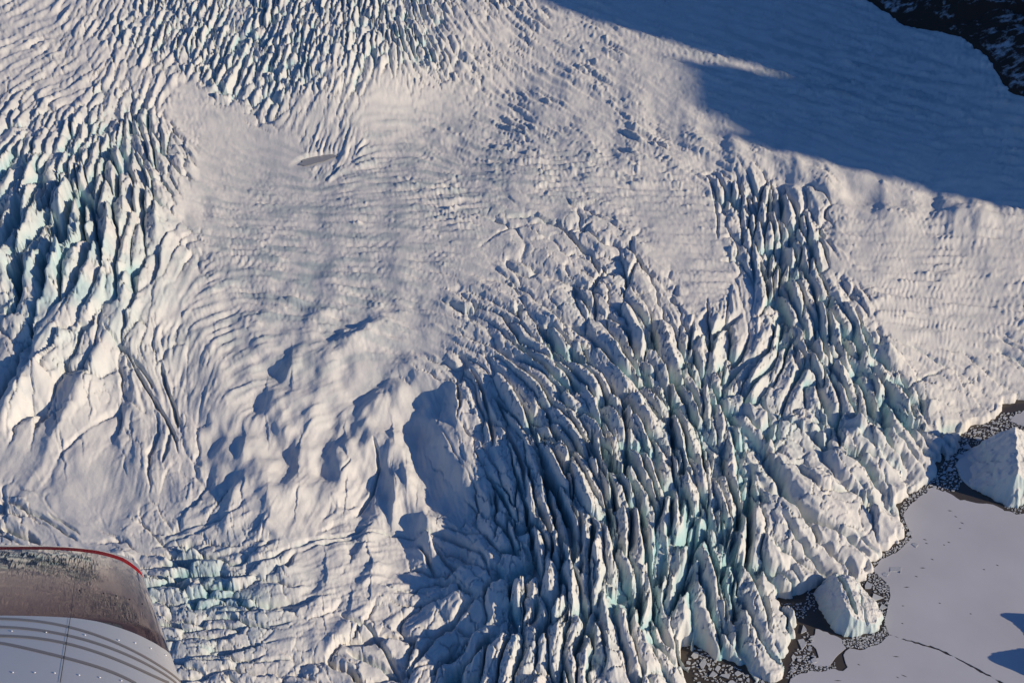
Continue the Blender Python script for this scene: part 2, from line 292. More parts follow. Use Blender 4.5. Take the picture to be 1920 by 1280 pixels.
def voronoi(seeds, lbf, laf, UW, VW, seed, jit=0.25, reach=2.4, vary=.55):
    rs = np.random.RandomState(seed)
    F1 = np.full((NI, NJ), 9.0, np.float32); F2 = F1.copy(); ID = np.full((NI, NJ), -1, np.int32); IB = ID.copy()
    for k, s in enumerate(seeds):
        i, j = divmod(int(s), NJ)
        k1 = rs.uniform(-1, 1); lb = lbf[i, j] * (1 + vary * k1); la = laf[i, j] * (1 + vary * (.6 * k1 + .6 * rs.uniform(-1, 1)))
        a = ANG[i, j] + jit * rs.normal(); ca, sa = math.cos(a), math.sin(a)
        ru = reach * math.hypot(la * ca, lb * sa) + 6; rv = reach * math.hypot(la * sa, lb * ca) + 6
        dj = int(ru / max(abs(Uj[i, j]), .3) + rv * abs(Ui[i, j] / (DET[i, j] + 1e-9))) + 2
        di = int(rv / max(abs(Vi[i, j]), .3) + ru * abs(Vj[i, j] / (DET[i, j] + 1e-9))) + 2
        i0, i1, j0, j1 = max(i - di, 0), min(i + di, NI), max(j - dj, 0), min(j + dj, NJ)
        du = UW[i0:i1, j0:j1] - U[i, j]; dv = VW[i0:i1, j0:j1] - V[i, j]
        d = np.sqrt(((du * ca + dv * sa) / la) ** 2 + ((-du * sa + dv * ca) / lb) ** 2).astype(np.float32)
        f1 = F1[i0:i1, j0:j1]; f2 = F2[i0:i1, j0:j1]; idw = ID[i0:i1, j0:j1]; ibw = IB[i0:i1, j0:j1]
        c = d < f1; c2 = ~c & (d < f2)
        ibw[c] = idw[c]; ibw[c2] = k
        f2[...] = np.where(c, f1, np.minimum(f2, d)); idw[c] = k; f1[...] = np.where(c, d, f1)
    return F1, F2, ID, IB

U32, V32 = U.astype(np.float32), V.astype(np.float32)
wu = 5.0 * noise(U32 / 26, V32 / 26, 1) + 2.2 * noise(U32 / 9, V32 / 9, 2) + 12 * noise(U32 / 90, V32 / 90, 5)
wv = 5.0 * noise(U32 / 26, V32 / 26, 3) + 2.2 * noise(U32 / 9, V32 / 9, 4) + 12 * noise(U32 / 90, V32 / 90, 6)
wk = np.clip(LB / 18, .55, 1.15)
UW, VW = U32 + wu * wk, V32 + wv * wk
BLK = np.exp(-(((U - 420) / 170) ** 2 + ((V - 1150) / 110) ** 2) ** 2)      # the field of squarish blocks beside the cowling
LB = LB * np.exp((1 - .85 * BLK) * (.38 * noise(U32 / 55, V32 / 55, 57) + .2 * noise(U32 / 24, V32 / 24, 58))) 
LA = LB * ASP * 1.25
DPT = DPT * (1 + .42 * fbm(U32 / 85, V32 / 85, 80, 2)) + .12 * fbm(U32 / 60, V32 / 60, 83, 2) * sstep(.06, .3, DPT)
DPT = np.clip(DPT - .10, 0, 2.6) * 1.06
seeds = scatter(LB, LA, 42000, in_view, 3)
F1, F2, ID, IB = voronoi(seeds, LB, LA, UW, VW, 4)
ns = len(seeds)
rs = np.random.RandomState(8)
t = F2 - F1
# how open the gap between two neighbouring fins is: wide beside each other, mostly healed end to end
_u = np.r_[U.ravel()[seeds], 0]; _v = np.r_[V.ravel()[seeds], 0]; _A = np.r_[ANG.ravel()[seeds], 0]
_lb = np.r_[LB.ravel()[seeds], 1]; _la = np.r_[LA.ravel()[seeds], 1]
pu = _u[IB] - _u[ID]; pv = _v[IB] - _v[ID]
pa = np.abs(pu * np.cos(_A[ID]) + pv * np.sin(_A[ID])) / _la[ID]; pb = np.abs(-pu * np.sin(_A[ID]) + pv * np.cos(_A[ID])) / _lb[ID]
endw = pa / (pa + pb + 1e-6)
mn = np.minimum(ID, IB); mxx = np.maximum(ID, IB)
ph = ((mn * 7919 + mxx * 104729 + 1013) % 997) / 996.0
gapf = (0.30 + 0.85 * ph) * (1 - 0.62 * sstep(.42, .68, endw))
gapf = np.where(LB < 11, .35 + .65 * gapf, gapf)
wrel = np.clip(0.25 + 0.50 * DPT, 0.22, 1.3) * (.55 + .6 * ph)
prof = 1 - gapf * (1 - np.clip(t / wrel, 0, 1)) ** 1.6
rid = rs.uniform(-1, 1, ns + 1)[ID]
top = 0.42 * rid * np.clip(DPT, 0, 2.2)
sd_u = _u[ID]; sd_v = _v[ID]
lean_a = rs.normal(0, .07, ns + 1)[ID]; lean_b = rs.normal(0.0, .25, ns + 1)[ID]
da = (U - sd_u) * CA + (V - sd_v) * SA; db = -(U - sd_u) * SA + (V - sd_v) * CA
crest = (.85 + .4 * rid + .25 * sstep(13, 7, LB)) * (1 - np.clip(np.abs(db) / LB, 0, 1.3))            # roof-like crest along each fin
lean = (np.clip(lean_a * da / LB + lean_b * db / LB, -.9, .9) + crest) * np.clip(DPT, 0, 1.25)
# second, smaller breakage: tilted facets and cross cracks
LB2 = np.clip(LB * 0.62, 4.5, 30); LA2 = LB2 * 1.5
seeds2 = scatter(LB2, LA2, 60000, in_view & (DPT > .1), 5)
G1, G2, ID2, _ib = voronoi(seeds2, LB2, LA2, U32 + wu * wk * .8 + 2 * noise(U32 / 5, V32 / 5, 7), V32 + wv * wk * .8 + 2 * noise(U32 / 5, V32 / 5, 8), 6, .5)
n2 = len(seeds2)
ok2 = ID2 >= 0
fu = np.r_[U.ravel()[seeds2], 0][ID2]; fv = np.r_[V.ravel()[seeds2], 0][ID2]
tu = rs.normal(0, .32, n2 + 1)[ID2]; tv = rs.normal(0, .25, n2 + 1)[ID2]; to = rs.uniform(-.35, .35, n2 + 1)[ID2]
facet = np.where(ok2, np.clip((tu * (U - fu) + tv * (V - fv)) / LB2, -.8, .8) + to, 0)
crk = np.where(ok2, -1.3 * (1 - np.clip((G2 - G1) / .22, 0, 1)) ** 2, 0)
dz = np.clip(DPT, 0, 2.3)
H = LB * MPP * (1.95 * dz * (prof - 1) + 0.75 * (top + lean) * np.clip(prof, .2, 1) + (0.25 + .16 * sstep(13, 7, LB)) * np.clip(dz, 0, 1.3) * (facet + crk) * (0.35 + 0.65 * prof))

# ------------------------------------------------------------------ wind-drifted snow and hummocks
# direction of the drift: along ANG, in grid steps
# solve [Ui Uj; Vi Vj][si sj] = [CA SA]
stp_i = (CA * Vj - SA * Uj) / DET; stp_j = (SA * Ui - CA * Vi) / DET
II, JJ = np.meshgrid(np.arange(NI, dtype=np.float32), np.arange(NJ, dtype=np.float32), indexing='ij')
def drift(nz, length, n=9):
    acc = np.zeros_like(nz); ws = 0
    for k in np.linspace(-1, 1, 2 * n + 1):
        w = math.exp(-2 * k * k); ws += w * w
        ii = np.clip(II + stp_i * (k * length), 0, NI - 1).astype(np.int32); jj = np.clip(JJ + stp_j * (k * length), 0, NJ - 1).astype(np.int32)
        acc += w * nz[ii, jj]
    for _ in range(1):
        acc[1:-1, 1:-1] = .25 * acc[1:-1, 1:-1] + .125 * (acc[:-2, 1:-1] + acc[2:, 1:-1] + acc[1:-1, :-2] + acc[1:-1, 2:]) + .0625 * (acc[:-2, :-2] + acc[2:, 2:] + acc[2:, :-2] + acc[:-2, 2:])
    acc -= acc.mean(); return acc / acc.std()
wob = 1 + .15 * noise(U32 / 60, V32 / 60, 30)
RU, RV = .834 * U32 + .551 * V32, -.551 * U32 + .834 * V32        # turned so that the noise lattice never lines up with the drifts
fz_ = sstep(620, 250, V32)
def drift2(a, la, na, b, lb_, nb): return drift(a, la, na) * (1 - fz_) + fz_ * drift(b, lb_, nb)
d1 = drift2(noise(RU / 6.5, RV / 6.5, 20), 44, 18, noise(RU / 4.2, RV / 4.2, 25), 30, 16)
d2 = drift2(noise(RU / 15, RV / 15, 22) + .3 * noise(RV / 9, RU / 9, 24), 70, 20, noise(RU / 9, RV / 9, 26) + .3 * noise(RV / 6, RU / 6, 27), 46, 18)
d3 = drift(noise(RU / 4.0, RV / 4.0, 23), 16, 9)
scale_far = np.clip(MPP / .45, .7, 1.6)
sas = SAS * (0.95 * np.tanh(.9 * d1) + 1.0 * np.tanh(.7 * d2) + .2 * d3 + .5 * np.clip(.7 * d1 + .6 * d2 - .8, 0, 2))
calm = np.clip(1.25 - .75 * np.clip(DPT, 0, 2), .15, 1)
patch = (sstep(-.5, .5, noise(U32 / 130, V32 / 130, 31)) * .7 + .45) * (.4 + .75 * sstep(-.45, .45, noise(RU / 40, RV / 40, 32))) * np.where(HUM > 7, .6, 1)
H += sas * MPP * (1.15 - .2 * fz_) * calm * patch
h1 = fbm(U32 / 95, V32 / 95, 40, 2, .3); h2 = fbm(U32 / 40 + .3 * h1, V32 / 40, 44, 2, .35)
H += HUM * MPP * (1.5 * h1 + .55 * h2)
d4 = drift(noise(RU / 10, RV / 10, 54) + .5 * noise(RV / 5.7, RU / 5.7, 55), 20, 9); d4 = d4 * (1 - fz_) + fz_ * drift(noise(RU / 6, RV / 6, 59), 13, 7)
fleck = np.clip(d4 - .85, 0, 2) - .7 * np.clip(-d4 - 1.1, 0, 2)
H += MPP * (2.0 - .9 * fz_) * fleck * np.clip(SAS - .5, 0, 2.2) * calm * (.25 + sstep(-.2, .5, noise(U32 / 75, V32 / 75, 56)))
H += MPP * (0.9 * noise(U32 / 14, V32 / 14, 50) + .5 * noise(U32 / 6.5, V32 / 6.5, 51)) * np.clip(.5 + DPT * .6, 0, 1.3) * .55
rg1 = np.abs(noise(U32 / 13 + wu * .06, V32 / 13, 52)); rg2 = np.abs(noise(U32 / 7, V32 / 7 + wv * .06, 53))
H -= MPP * np.clip(DPT, 0, 1.5) * (3.2 * rg1 * sstep(8, 15, LB) + 2.0 * rg2) * (1 - .6 * sstep(20, 30, LB)) * (1 - .8 * BLK)

# ------------------------------------------------------------------ individually drawn cracks and mounds (photo positions)
def seg_dist(px, py, pts):
    best = np.full(px.shape, 1e9); par = np.zeros(px.shape); side = np.zeros(px.shape); tot = 0
    P = np.array(pts, float); Ls = np.hypot(*(P[1:] - P[:-1]).T); T = Ls.sum()
    for a, b, l in zip(P[:-1], P[1:], Ls):
        e = (b - a) / l
        s = np.clip((px - a[0]) * e[0] + (py - a[1]) * e[1], 0, l)
        qx = px - a[0] - s * e[0]; qy = py - a[1] - s * e[1]; d = np.hypot(qx, qy)
        c = d < best
        best = np.where(c, d, best); par = np.where(c, (tot + s) / T, par); side = np.where(c, np.sign(e[0] * qy - e[1] * qx) * d, side); tot += l
    return best, par, side
def window(u0, u1, v0, v1):
    m = (U > u0) & (U < u1) & (V > v0) & (V < v1)
    ii = np.flatnonzero(m.any(1)); jj = np.flatnonzero(m.any(0))
    return slice(ii[0], ii[-1] + 1), slice(jj[0], jj[-1] + 1)
CRACKS = [  # points, half width, depth (map units), rim
 ([(195,610),(240,660),(270,720),(300,770),(322,810),(335,850)],3.5,12),([(248,665),(280,710),(290,730)],3,9),([(302,680),(312,720),(328,770),(330,800)],4,12),([(318,800),(312,840),(305,870)],4,8),
 ([(0,930),(60,965),(110,990),(145,1012)],3,7),([(90,965),(130,985),(150,1000)],2,4),([(0,985),(40,1005),(70,1015)],9,12),
 ([(300,1010),(370,985),(430,970)],2,4),([(285,1025),(350,1005),(400,985)],2,4),([(310,1045),(370,1030),(405,1010)],3,6),
 ([(540,1030),(600,1015),(660,1000),(700,985)],3,6),([(560,1035),(640,1015),(700,1005),(760,1010),(800,1010)],2.5,6),([(785,1003),(850,1012),(890,1035),(915,1060),(920,1080)],5,11),([(830,995),(905,1000),(935,1030)],3,7),
 ([(700,835),(708,880),(690,930),(670,965)],3.5,8),([(655,870),(640,890),(640,895)],2,4),([(915,925),(935,980),(925,1010)],4,8),([(880,700),(905,740),(920,800),(925,840)],5,14),
 ([(640,1150),(690,1180),(730,1240),(750,1270)],5,10),([(650,1225),(720,1255),(760,1275)],6,12),([(760,1265),(800,1215),(860,1150),(890,1110)],6,13),([(860,1190),(830,1240),(800,1270)],4,9),([(700,1100),(770,1110),(800,1115)],2,4),
 ([(560,1130),(480,1142),(400,1150)],2.5,5),([(560,1165),(470,1172),(380,1180)],2.5,5),([(530,1200),(440,1215),(350,1215)],2.5,5),([(560,1235),(450,1240),(340,1238)],2.5,5),
 ([(1425,895),(1460,915),(1520,958),(1590,1005),(1645,1045)],8,22),([(1465,960),(1500,1005),(1540,1055),(1585,1098)],7,18),([(1600,990),(1640,1020),(1665,1032)],4,9),([(1480,1040),(1500,1080),(1520,1105)],5,12),([(1590,880),(1640,930),(1690,960)],4,9),([(1660,870),(1680,930),(1690,960)],2.5,6),([(1505,790),(1600,860),(1690,900)],4,9),
 ([(1540,770),(1640,830),(1720,880)],4,9),([(1580,700),(1680,800),(1740,870)],5,12),([(1640,690),(1720,790),(1770,850)],5,12),([(1700,640),(1740,660),(1780,690)],2.5,6),([(1870,630),(1920,660)],3,6),([(1870,655),(1930,680)],3,7),([(1690,730),(1740,700),(1775,690)],2,4),
 ([(1330,340),(1345,400),(1350,450)],2,5),([(1390,330),(1375,400)],2,5),([(950,410),(1000,400),(1050,430),(1110,470),(1125,520)],3.5,9),([(1040,415),(1060,440)],2,5),([(1075,440),(1110,420)],2,5),
 ([(1168,735),(1178,800),(1174,885)],5,18),([(1255,700),(1258,780),(1265,850)],5,18),([(1340,725),(1365,765),(1388,810)],5,16),([(1412,870),(1406,960),(1404,1030),(1440,1120),(1452,1180)],8,24),([(1312,950),(1300,1010),(1280,1095)],7,22),
 ([(1198,915),(1212,1010),(1232,1115),(1262,1180),(1292,1218)],8,24),([(1085,950),(1092,1070)],6,20),([(1018,850),(1050,930),(1092,1020)],7,20),([(1222,1175),(1282,1232)],6,18),([(985,930),(1000,1010),(1015,1090)],6,18),([(1120,860),(1140,930),(1150,1010)],6,20),([(1345,1100),(1372,1180),(1400,1250)],6,20),([(950,800),(980,870),(990,930)],6,18),
 ([(1130,500),(1110,540),(1120,600)],4,10),([(1300,600),(1290,660),(1330,720)],5,13),([(1390,590),(1350,620),(1330,660)],6,12),
]
CRK = np.zeros((NI, NJ))
for pts, hw, dp in CRACKS:
    P = np.array(pts); a, b = window(P[:, 0].min() - 40, P[:, 0].max() + 40, P[:, 1].min() - 40, P[:, 1].max() + 40)
    d, par, side = seg_dist(UW[a, b] * .5 + U[a, b] * .5, VW[a, b] * .5 + V[a, b] * .5, pts)
    taper = np.clip(np.minimum(par, 1 - par) * 6, 0, 1) ** .6
    x = np.clip(1 - d / (hw * (.35 + .65 * taper) + .8), 0, 1)
    H[a, b] -= MPP[a, b] * dp * 1.5 * x * taper; CRK[a, b] = np.maximum(CRK[a, b], x * taper)
MOUNDS = [  # u, v, length, width, direction, height (map units), steepness of the lee side
 (650,880,60,34,(.35,-1),20),(735,860,50,30,(.3,-1),22),(830,830,60,34,(.3,1),26),(460,880,60,34,(.35,-1),16),(560,900,55,30,(.6,-1),14),(500,770,50,30,(.6,-1),9),(770,690,40,22,(1,.2),13),(700,760,45,25,(1,-.4),12),
 (860,760,40,24,(.4,1),16),(790,980,50,30,(.3,1),14),(870,900,50,28,(.3,1),14),(690,1010,40,20,(.3,-1),10),(740,940,45,16,(.15,1),24),(765,900,30,14,(.2,1),16),(810,1000,34,18,(.2,1),18),(720,1120,40,24,(1,-.6),14),(690,1085,34,18,(.6,-1),14),(840,1130,40,22,(1,-.8),12),(660,1160,40,22,(.6,-1),12),(780,1190,40,20,(1,-.7),12),(610,1110,60,30,(.5,-1),10),(680,630,45,16,(1,-.7),13),(545,690,30,14,(.5,-1),10),(610,590,22,12,(1,0),6),(640,640,22,12,(1,-.3),6),
 (1330,280,45,20,(1,.5),9),(1390,290,45,20,(1,.6),9),(1490,320,50,20,(1,.6),8),(1560,370,50,22,(1,.5),9),(1680,410,60,24,(1,.1),11),(1800,400,60,20,(1,-.1),9),(1880,410,60,20,(1,0),8),(1250,300,40,14,(1,.3),5),(820,255,30,10,(1,.2),5),
 (60,700,120,26,(-.6,1),14),(170,700,110,22,(-.5,1),12),(120,800,120,26,(-.6,1),10),(250,760,90,20,(-.3,1),9),(300,430,60,22,(.2,1),12),(290,560,70,22,(-.3,1),10),(440,950,40,20,(.3,-1),12),(500,1000,60,24,(.2,-1),10),(395,650,40,16,(.4,-1),6),
]
for u0, v0, la, lb, (cx, cy), h in MOUNDS:
    n = math.hypot(cx, cy); cx /= n; cy /= n
    r = 2.4 * la + 20; a, b = window(u0 - r, u0 + r, v0 - r, v0 + r)
    du = U[a, b] - u0 + .8 * wu[a, b]; dv = V[a, b] - v0 + .8 * wv[a, b]
    s = du * cx + dv * cy; q = -du * cy + dv * cx
    q = q * np.where(du * abs(cy) + 0 * q < 0, 1.5, .75) if abs(cy) > .6 else q
    H[a, b] += MPP[a, b] * h * np.exp(-np.abs(s / la) ** 2.2 - np.abs(q / lb) ** 1.7)

# ------------------------------------------------------------------ calving front: the ice ends at the lake
LAKE = [(2400,700),(1990,740),(1925,752),(1890,764),(1868,786),(1822,800),(1800,815),(1792,842),(1765,872),(1748,898),(1735,906),(1702,932),(1686,952),(1690,985),(1700,1006),(1680,1022),(1642,1046),(1628,1068),(1615,1088),(1592,1100),(1562,1088),(1532,1100),(1500,1118),(1472,1128),(1460,1128),(1478,1150),(1500,1166),(1496,1200),(1482,1232),(1480,1258),(1447,1279),(1426,1262),(1412,1283),(1395,1256),(1370,1246),(1345,1241),(1330,1226),(1296,1206),(1279,1216),(1282,1242),(1300,1290),(1320,1400),(1330,1600),(2400,1600)]
_lx, _ly = at([p[0] for p in LAKE], [p[1] for p in LAKE], 0); LAKE_W = np.stack([_lx, _ly], 1)
def signed_out(px, py, poly):
    """distance to the polygon outline, positive outside, in world metres"""
    best = np.full(px.shape, 1e9); ins = np.zeros(px.shape, bool); n = len(poly)
    for k in range(n):
        a = poly[k]; b = poly[(k + 1) % n]; e = b - a; l2 = (e ** 2).sum()
        s = np.clip(((px - a[0]) * e[0] + (py - a[1]) * e[1]) / l2, 0, 1)
        best = np.minimum(best, np.hypot(px - a[0] - s * e[0], py - a[1] - s * e[1]))
        cr = ((a[1] > py) != (b[1] > py)) & (px < (b[0] - a[0]) * (py - a[1]) / (b[1] - a[1] + 1e-12) + a[0])
        ins ^= cr
    return np.where(ins, -best, best)
xw = X + 3.0 * noise(X / 9, Y / 9, 60) + 1.2 * noise(X / 3.5, Y / 3.5, 61); yw = Y + 3.0 * noise(X / 9, Y / 9, 62) + 1.2 * noise(X / 3.5, Y / 3.5, 63)
near = (X > 60) & (Y < 900) & (X < 700)
SD = np.full((NI, NJ), 400.0); SD[near] = signed_out(xw[near], yw[near], LAKE_W)
cell_push = rs.uniform(-1, 1, ns + 1)[ID] * 3.5
SDc = SD + np.where(SD < 30, cell_push, 0)
Z = Z0 + H
Zi = np.maximum(Z, np.clip(SDc, 0, 8) * .2 + .5)
cl = sstep(-.5, 4.5, SDc); apron = .55 + .45 * sstep(0, 40, SDc)
ZF = Zi * cl * apron - 4.0 * (1 - cl)
far = SD > 60
ZF = np.where(far, Z, ZF)
# a small frozen pond in the hollow below the upper icefall
POND = [(560,304),(574,297),(596,292),(622,288),(627,295),(606,303),(588,308),(570,310)]
pd_ = ((U - 594) / 40) ** 2 + ((V - 299 + .22 * (U - 594)) / 11) ** 2
POND_Z = float(np.percentile(ZF[pd_ < 1], 20)); kp = sstep(1.9, .9, pd_); ZF = ZF * (1 - kp) + (POND_Z - .6) * kp

# ------------------------------------------------------------------ surface attributes: where the wind or the slope leaves ice bare
gx_i = np.gradient(X, axis=0); gy_i = np.gradient(Y, axis=0); gx_j = np.gradient(X, axis=1); gy_j = np.gradient(Y, axis=1)
zi = np.gradient(ZF, axis=0); zj = np.gradient(ZF, axis=1); dj = gx_i * gy_j - gx_j * gy_i
sx = (zi * gy_j - zj * gy_i) / dj; sy = (zj * gx_i - zi * gx_j) / dj
slope = np.hypot(sx, sy)
zone = sstep(.25, 1.0, DPT)
blue = np.exp(-(((U - 400) / 120) ** 2 + ((V - 1110) / 80) ** 2)) + 1.2 * np.exp(-(((U - 130) / 150) ** 2 + ((V - 530) / 130) ** 2)) + .35 * np.exp(-(((U - 1450) / 160) ** 2 + ((V - 800) / 70) ** 2))
n_i = fbm(X / 22, Y / 22, 70, 3)
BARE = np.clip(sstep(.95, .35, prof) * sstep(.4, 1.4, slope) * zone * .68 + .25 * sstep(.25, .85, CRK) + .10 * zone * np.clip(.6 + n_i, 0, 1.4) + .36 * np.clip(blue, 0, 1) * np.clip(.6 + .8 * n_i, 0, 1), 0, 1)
scz = np.exp(-(((U - 560) / 260) ** 2 + ((V - 520) / 190) ** 2)) + .7 * np.exp(-(((U - 900) / 300) ** 2 + ((V - 330) / 120) ** 2))
scz += .9 * np.exp(-(((U - 1620 - .9 * (V - 150)) / 330) ** 2 + ((V - 150) / 120) ** 2)) * (V < 330)
SCOUR = np.clip(scz, 0, 1) * sstep(.0, .75, .5 * d2 + .7 * n_i + .15) * 1.0

# ------------------------------------------------------------------ split into the glacier and its largest seracs
CO = np.stack([X, Y, ZF], -1).reshape(-1, 3).astype(np.float32)
vid = np.arange(NI * NJ, dtype=np.int32).reshape(NI, NJ)
quads = np.stack([vid[:-1, :-1], vid[:-1, 1:], vid[1:, 1:], vid[1:, :-1]], -1).reshape(-1, 4)
fcell = ID[:-1, :-1].ravel()
hidden = (ZF[:-1, :-1] < -2.5) & (ZF[1:, 1:] < -2.5) & (SD[:-1, :-1] < -8)
keepf = ~hidden.ravel()
sdep = DPT.ravel()[seeds]; sU = U.ravel()[seeds]; sV = V.ravel()[seeds]; sS = SD.ravel()[seeds]
size = np.bincount(fcell[(fcell >= 0) & keepf], minlength=ns)
elig = (sdep > .75) & (sU > -10) & (sU < 1930) & (sV > -5) & (sV < 1290) & (sS > -2) & ~((sU < 330) & (sV > 1020 + .3 * sU * 0) & (sU < 270))
order = np.argsort(-size * elig)[:298]
order = [k for k in order if elig[k] and size[k] > 60]
remap = np.full(ns + 1, -1); remap[order] = np.arange(len(order))
fgrp = remap[fcell]
def sub_mesh(name, fm, mat, parent=None):
    q = quads[fm]; used, inv = np.unique(q, return_inverse=True)
    o = mesh_obj(name, CO[used], inv.reshape(-1, 4), mat, parent)
    float_attr(o, 'bare_ice', BARE.ravel()[used]); float_attr(o, 'scoured', SCOUR.ravel()[used])
    return o
glacier = sub_mesh('glacier', keepf & (fgrp < 0), M_GLACIER)
tag(glacier, 'snow covered glacier cut by fans of crevasses, flowing down to the frozen lake', 'glacier', kind='structure')
srt = np.argsort(fgrp, kind='stable'); lo = np.searchsorted(fgrp[srt], np.arange(len(order))); hi = np.searchsorted(fgrp[srt], np.arange(len(order)), 'right')
for k in range(len(order)):
    sel = srt[lo[k]:hi[k]]; sel = sel[keepf[sel]]
    if len(sel) > 20: sub_mesh('serac', sel, M_GLACIER, glacier)

# ------------------------------------------------------------------ lake: water, ice sheets, icebergs, floes
from mathutils.geometry import tessellate_polygon
def jag(pts, step=5.0, amp=1.4, seed=0):
    """a hand-drawn outline broken into short uneven edges"""
    r = np.random.RandomState(seed); out = []
    n = len(pts)
    for k in range(n):
        a = np.array(pts[k], float); b = np.array(pts[(k + 1) % n], float); l = np.hypot(*(b - a)); m = max(1, int(min(l, 400) / step))
        for q in range(m):
            p = a + (b - a) * q / m
            out.append(p + (r.normal(0, amp, 2) * (q > 0) + r.normal(0, amp * .4, 2)))
    return out
def slab(name, pix, z_top, thick, mat, parent=None, tilt=(0, 0)):
    x, y = at([p[0] for p in pix], [p[1] for p in pix], 0); n = len(x); cx, cy = x.mean(), y.mean()
    zt = z_top + tilt[0] * (x - cx) + tilt[1] * (y - cy)
    top_ = [Vector((x[k] - cx, y[k] - cy, zt[k])) for k in range(n)]
    tri = tessellate_polygon([top_])
    vs_ = [tuple(p) for p in top_] + [(x[k] - cx, y[k] - cy, z_top - thick) for k in range(n)]
    area = sum(x[k] * y[(k + 1) % n] - x[(k + 1) % n] * y[k] for k in range(n))
    fs = []
    for a, b, c in tri:
        cr = (top_[b] - top_[a]).cross(top_[c] - top_[a]).z
        fs.append((a, b, c) if cr > 0 else (a, c, b))
    for k in range(n):
        k2 = (k + 1) % n
        fs.append((k, k + n, k2 + n, k2) if area > 0 else (k, k2, k2 + n, k + n))
    o = pydata_obj(name, vs_, fs, mat, parent); o.location = (cx, cy, 0)
    return o
water = pydata_obj('lake_water', [(40, -400, 0), (3000, -400, 0), (3000, 760, 0), (40, 760, 0)], [(0, 1, 2, 3)], M_WATER)
tag(water, kind='structure')
SHEETS = [
 [(1694,962),(1706,946),(1748,914),(1782,926),(1800,938),(1850,944),(1870,950),(1905,964),(1950,960),(2060,950),(2500,930),(2500,1560),(2300,1500),(1962,1331),(1900,1291),(1850,1263),(1800,1236),(1760,1216),(1700,1199),(1666,1189),(1660,1170),(1662,1150),(1668,1122),(1668,1100),(1654,1085),(1638,1066),(1648,1052),(1680,1036),(1698,1020),(1710,1008),(1700,985)],
 [(1666,1191.5),(1700,1201.5),(1760,1218.5),(1800,1238.5),(1850,1266),(1900,1294),(1962,1335),(2300,1506),(2300,1600),(1470,1600),(1470,1300),(1482,1273),(1500,1263),(1520,1257),(1545,1259),(1558,1254),(1580,1258),(1589,1250),(1581,1227),(1592,1215),(1612,1219),(1645,1209)],
 [(1530,1178),(1578,1197),(1586,1214),(1571,1227),(1554,1249),(1530,1248),(1519,1241),(1535,1232),(1530,1216),(1521,1206)],
 [(1893,791),(1905,776),(1960,760),(2060,752),(2080,790),(2000,800),(1925,798)],
]
for k, p in enumerate(SHEETS):
    tag(slab('lake_ice', jag(p, 7, 1.0, k), .35, .6, M_SHEET), kind='structure')

def pond():
    m = 26; a = np.linspace(0, 2 * np.pi, m, endpoint=False); rr = 1 + .12 * np.sin(3 * a + 1) + .08 * np.sin(7 * a)
    pu = 594 + 34 * rr * np.cos(a); pv = 299 - .22 * (pu - 594) + 7.5 * rr * np.sin(a)
    x, y = at(pu, pv, POND_Z)
    mt, nt, N, L, P = new_mat('pond_ice'); P.inputs['Base Color'].default_value = (.30, .30, .30, 1); P.inputs['Roughness'].default_value = .35
    o = pydata_obj('frozen_pond', [(x[k], y[k], POND_Z) for k in range(m)] + [(x.mean(), y.mean(), POND_Z)], [(k, m, (k + 1) % m) for k in range(m)], mt)
    tag(o, kind='structure')
pond()
def berg(name, foot, zfun, label, seed, n=190):
    f = np.array(foot, float); u0, v0 = f.min(0) - 6; u1, v1 = f.max(0) + 6
    fx, fy = at(f[:, 0], f[:, 1], 0); W = np.stack([fx, fy], 1)
    uu, vv = np.meshgrid(np.linspace(u0, u1, n), np.linspace(v1, v0, n))
    x, y = at(uu, vv, 0)
    d = -signed_out(x + 1.6 * noise(x / 7, y / 7, seed) + .7 * noise(x / 2.5, y / 2.5, seed + 1), y + 1.6 * noise(x / 7, y / 7, seed + 2) + .7 * noise(x / 2.5, y / 2.5, seed + 3), W)
    z = zfun(uu + 2.5 * noise(x / 5, y / 5, seed + 4), vv + 2.5 * noise(x / 5, y / 5, seed + 5), d) + 1.9 * fbm(x / 10, y / 10, seed + 6, 4)
    z = np.minimum(np.maximum(z, 1.0), np.maximum(d, 0) * 2.6 + .1) ; z = np.where(d < .2, -3.0, z)
    keep = (z > -2.9)
    cx, cy = fx.mean(), fy.mean()
    idx = np.arange(n * n).reshape(n, n)
    q = np.stack([idx[:-1, :-1], idx[:-1, 1:], idx[1:, 1:], idx[1:, :-1]], -1).reshape(-1, 4)
    kq = (keep[:-1, :-1] | keep[:-1, 1:] | keep[1:, 1:] | keep[1:, :-1]).ravel()
    q = q[kq]; used, inv = np.unique(q, return_inverse=True)
    co = np.stack([x - cx, y - cy, z], -1).reshape(-1, 3)[used]
    o = mesh_obj(name, co, inv.reshape(-1, 4), M_BERG); o.location = (cx, cy, 0)
    gy, gx = np.gradient(z); sl_ = np.hypot(gx, gy) / (np.abs(np.gradient(x, axis=1)) + .05)
    float_attr(o, 'bare_ice', np.clip(sstep(.8, 2.4, sl_) * .35 + .03, 0, 1).ravel()[used])
    return tag(o, label, 'iceberg', 'icebergs in the frozen lake')
def ridge_line(u, v, a, b):
    a = np.array(a, float); b = np.array(b, float); e = (b - a) / np.hypot(*(b - a))
    return (u - a[0]) * e[1] * -1 + (v - a[1]) * e[0], (u - a[0]) * e[0] + (v - a[1]) * e[1]
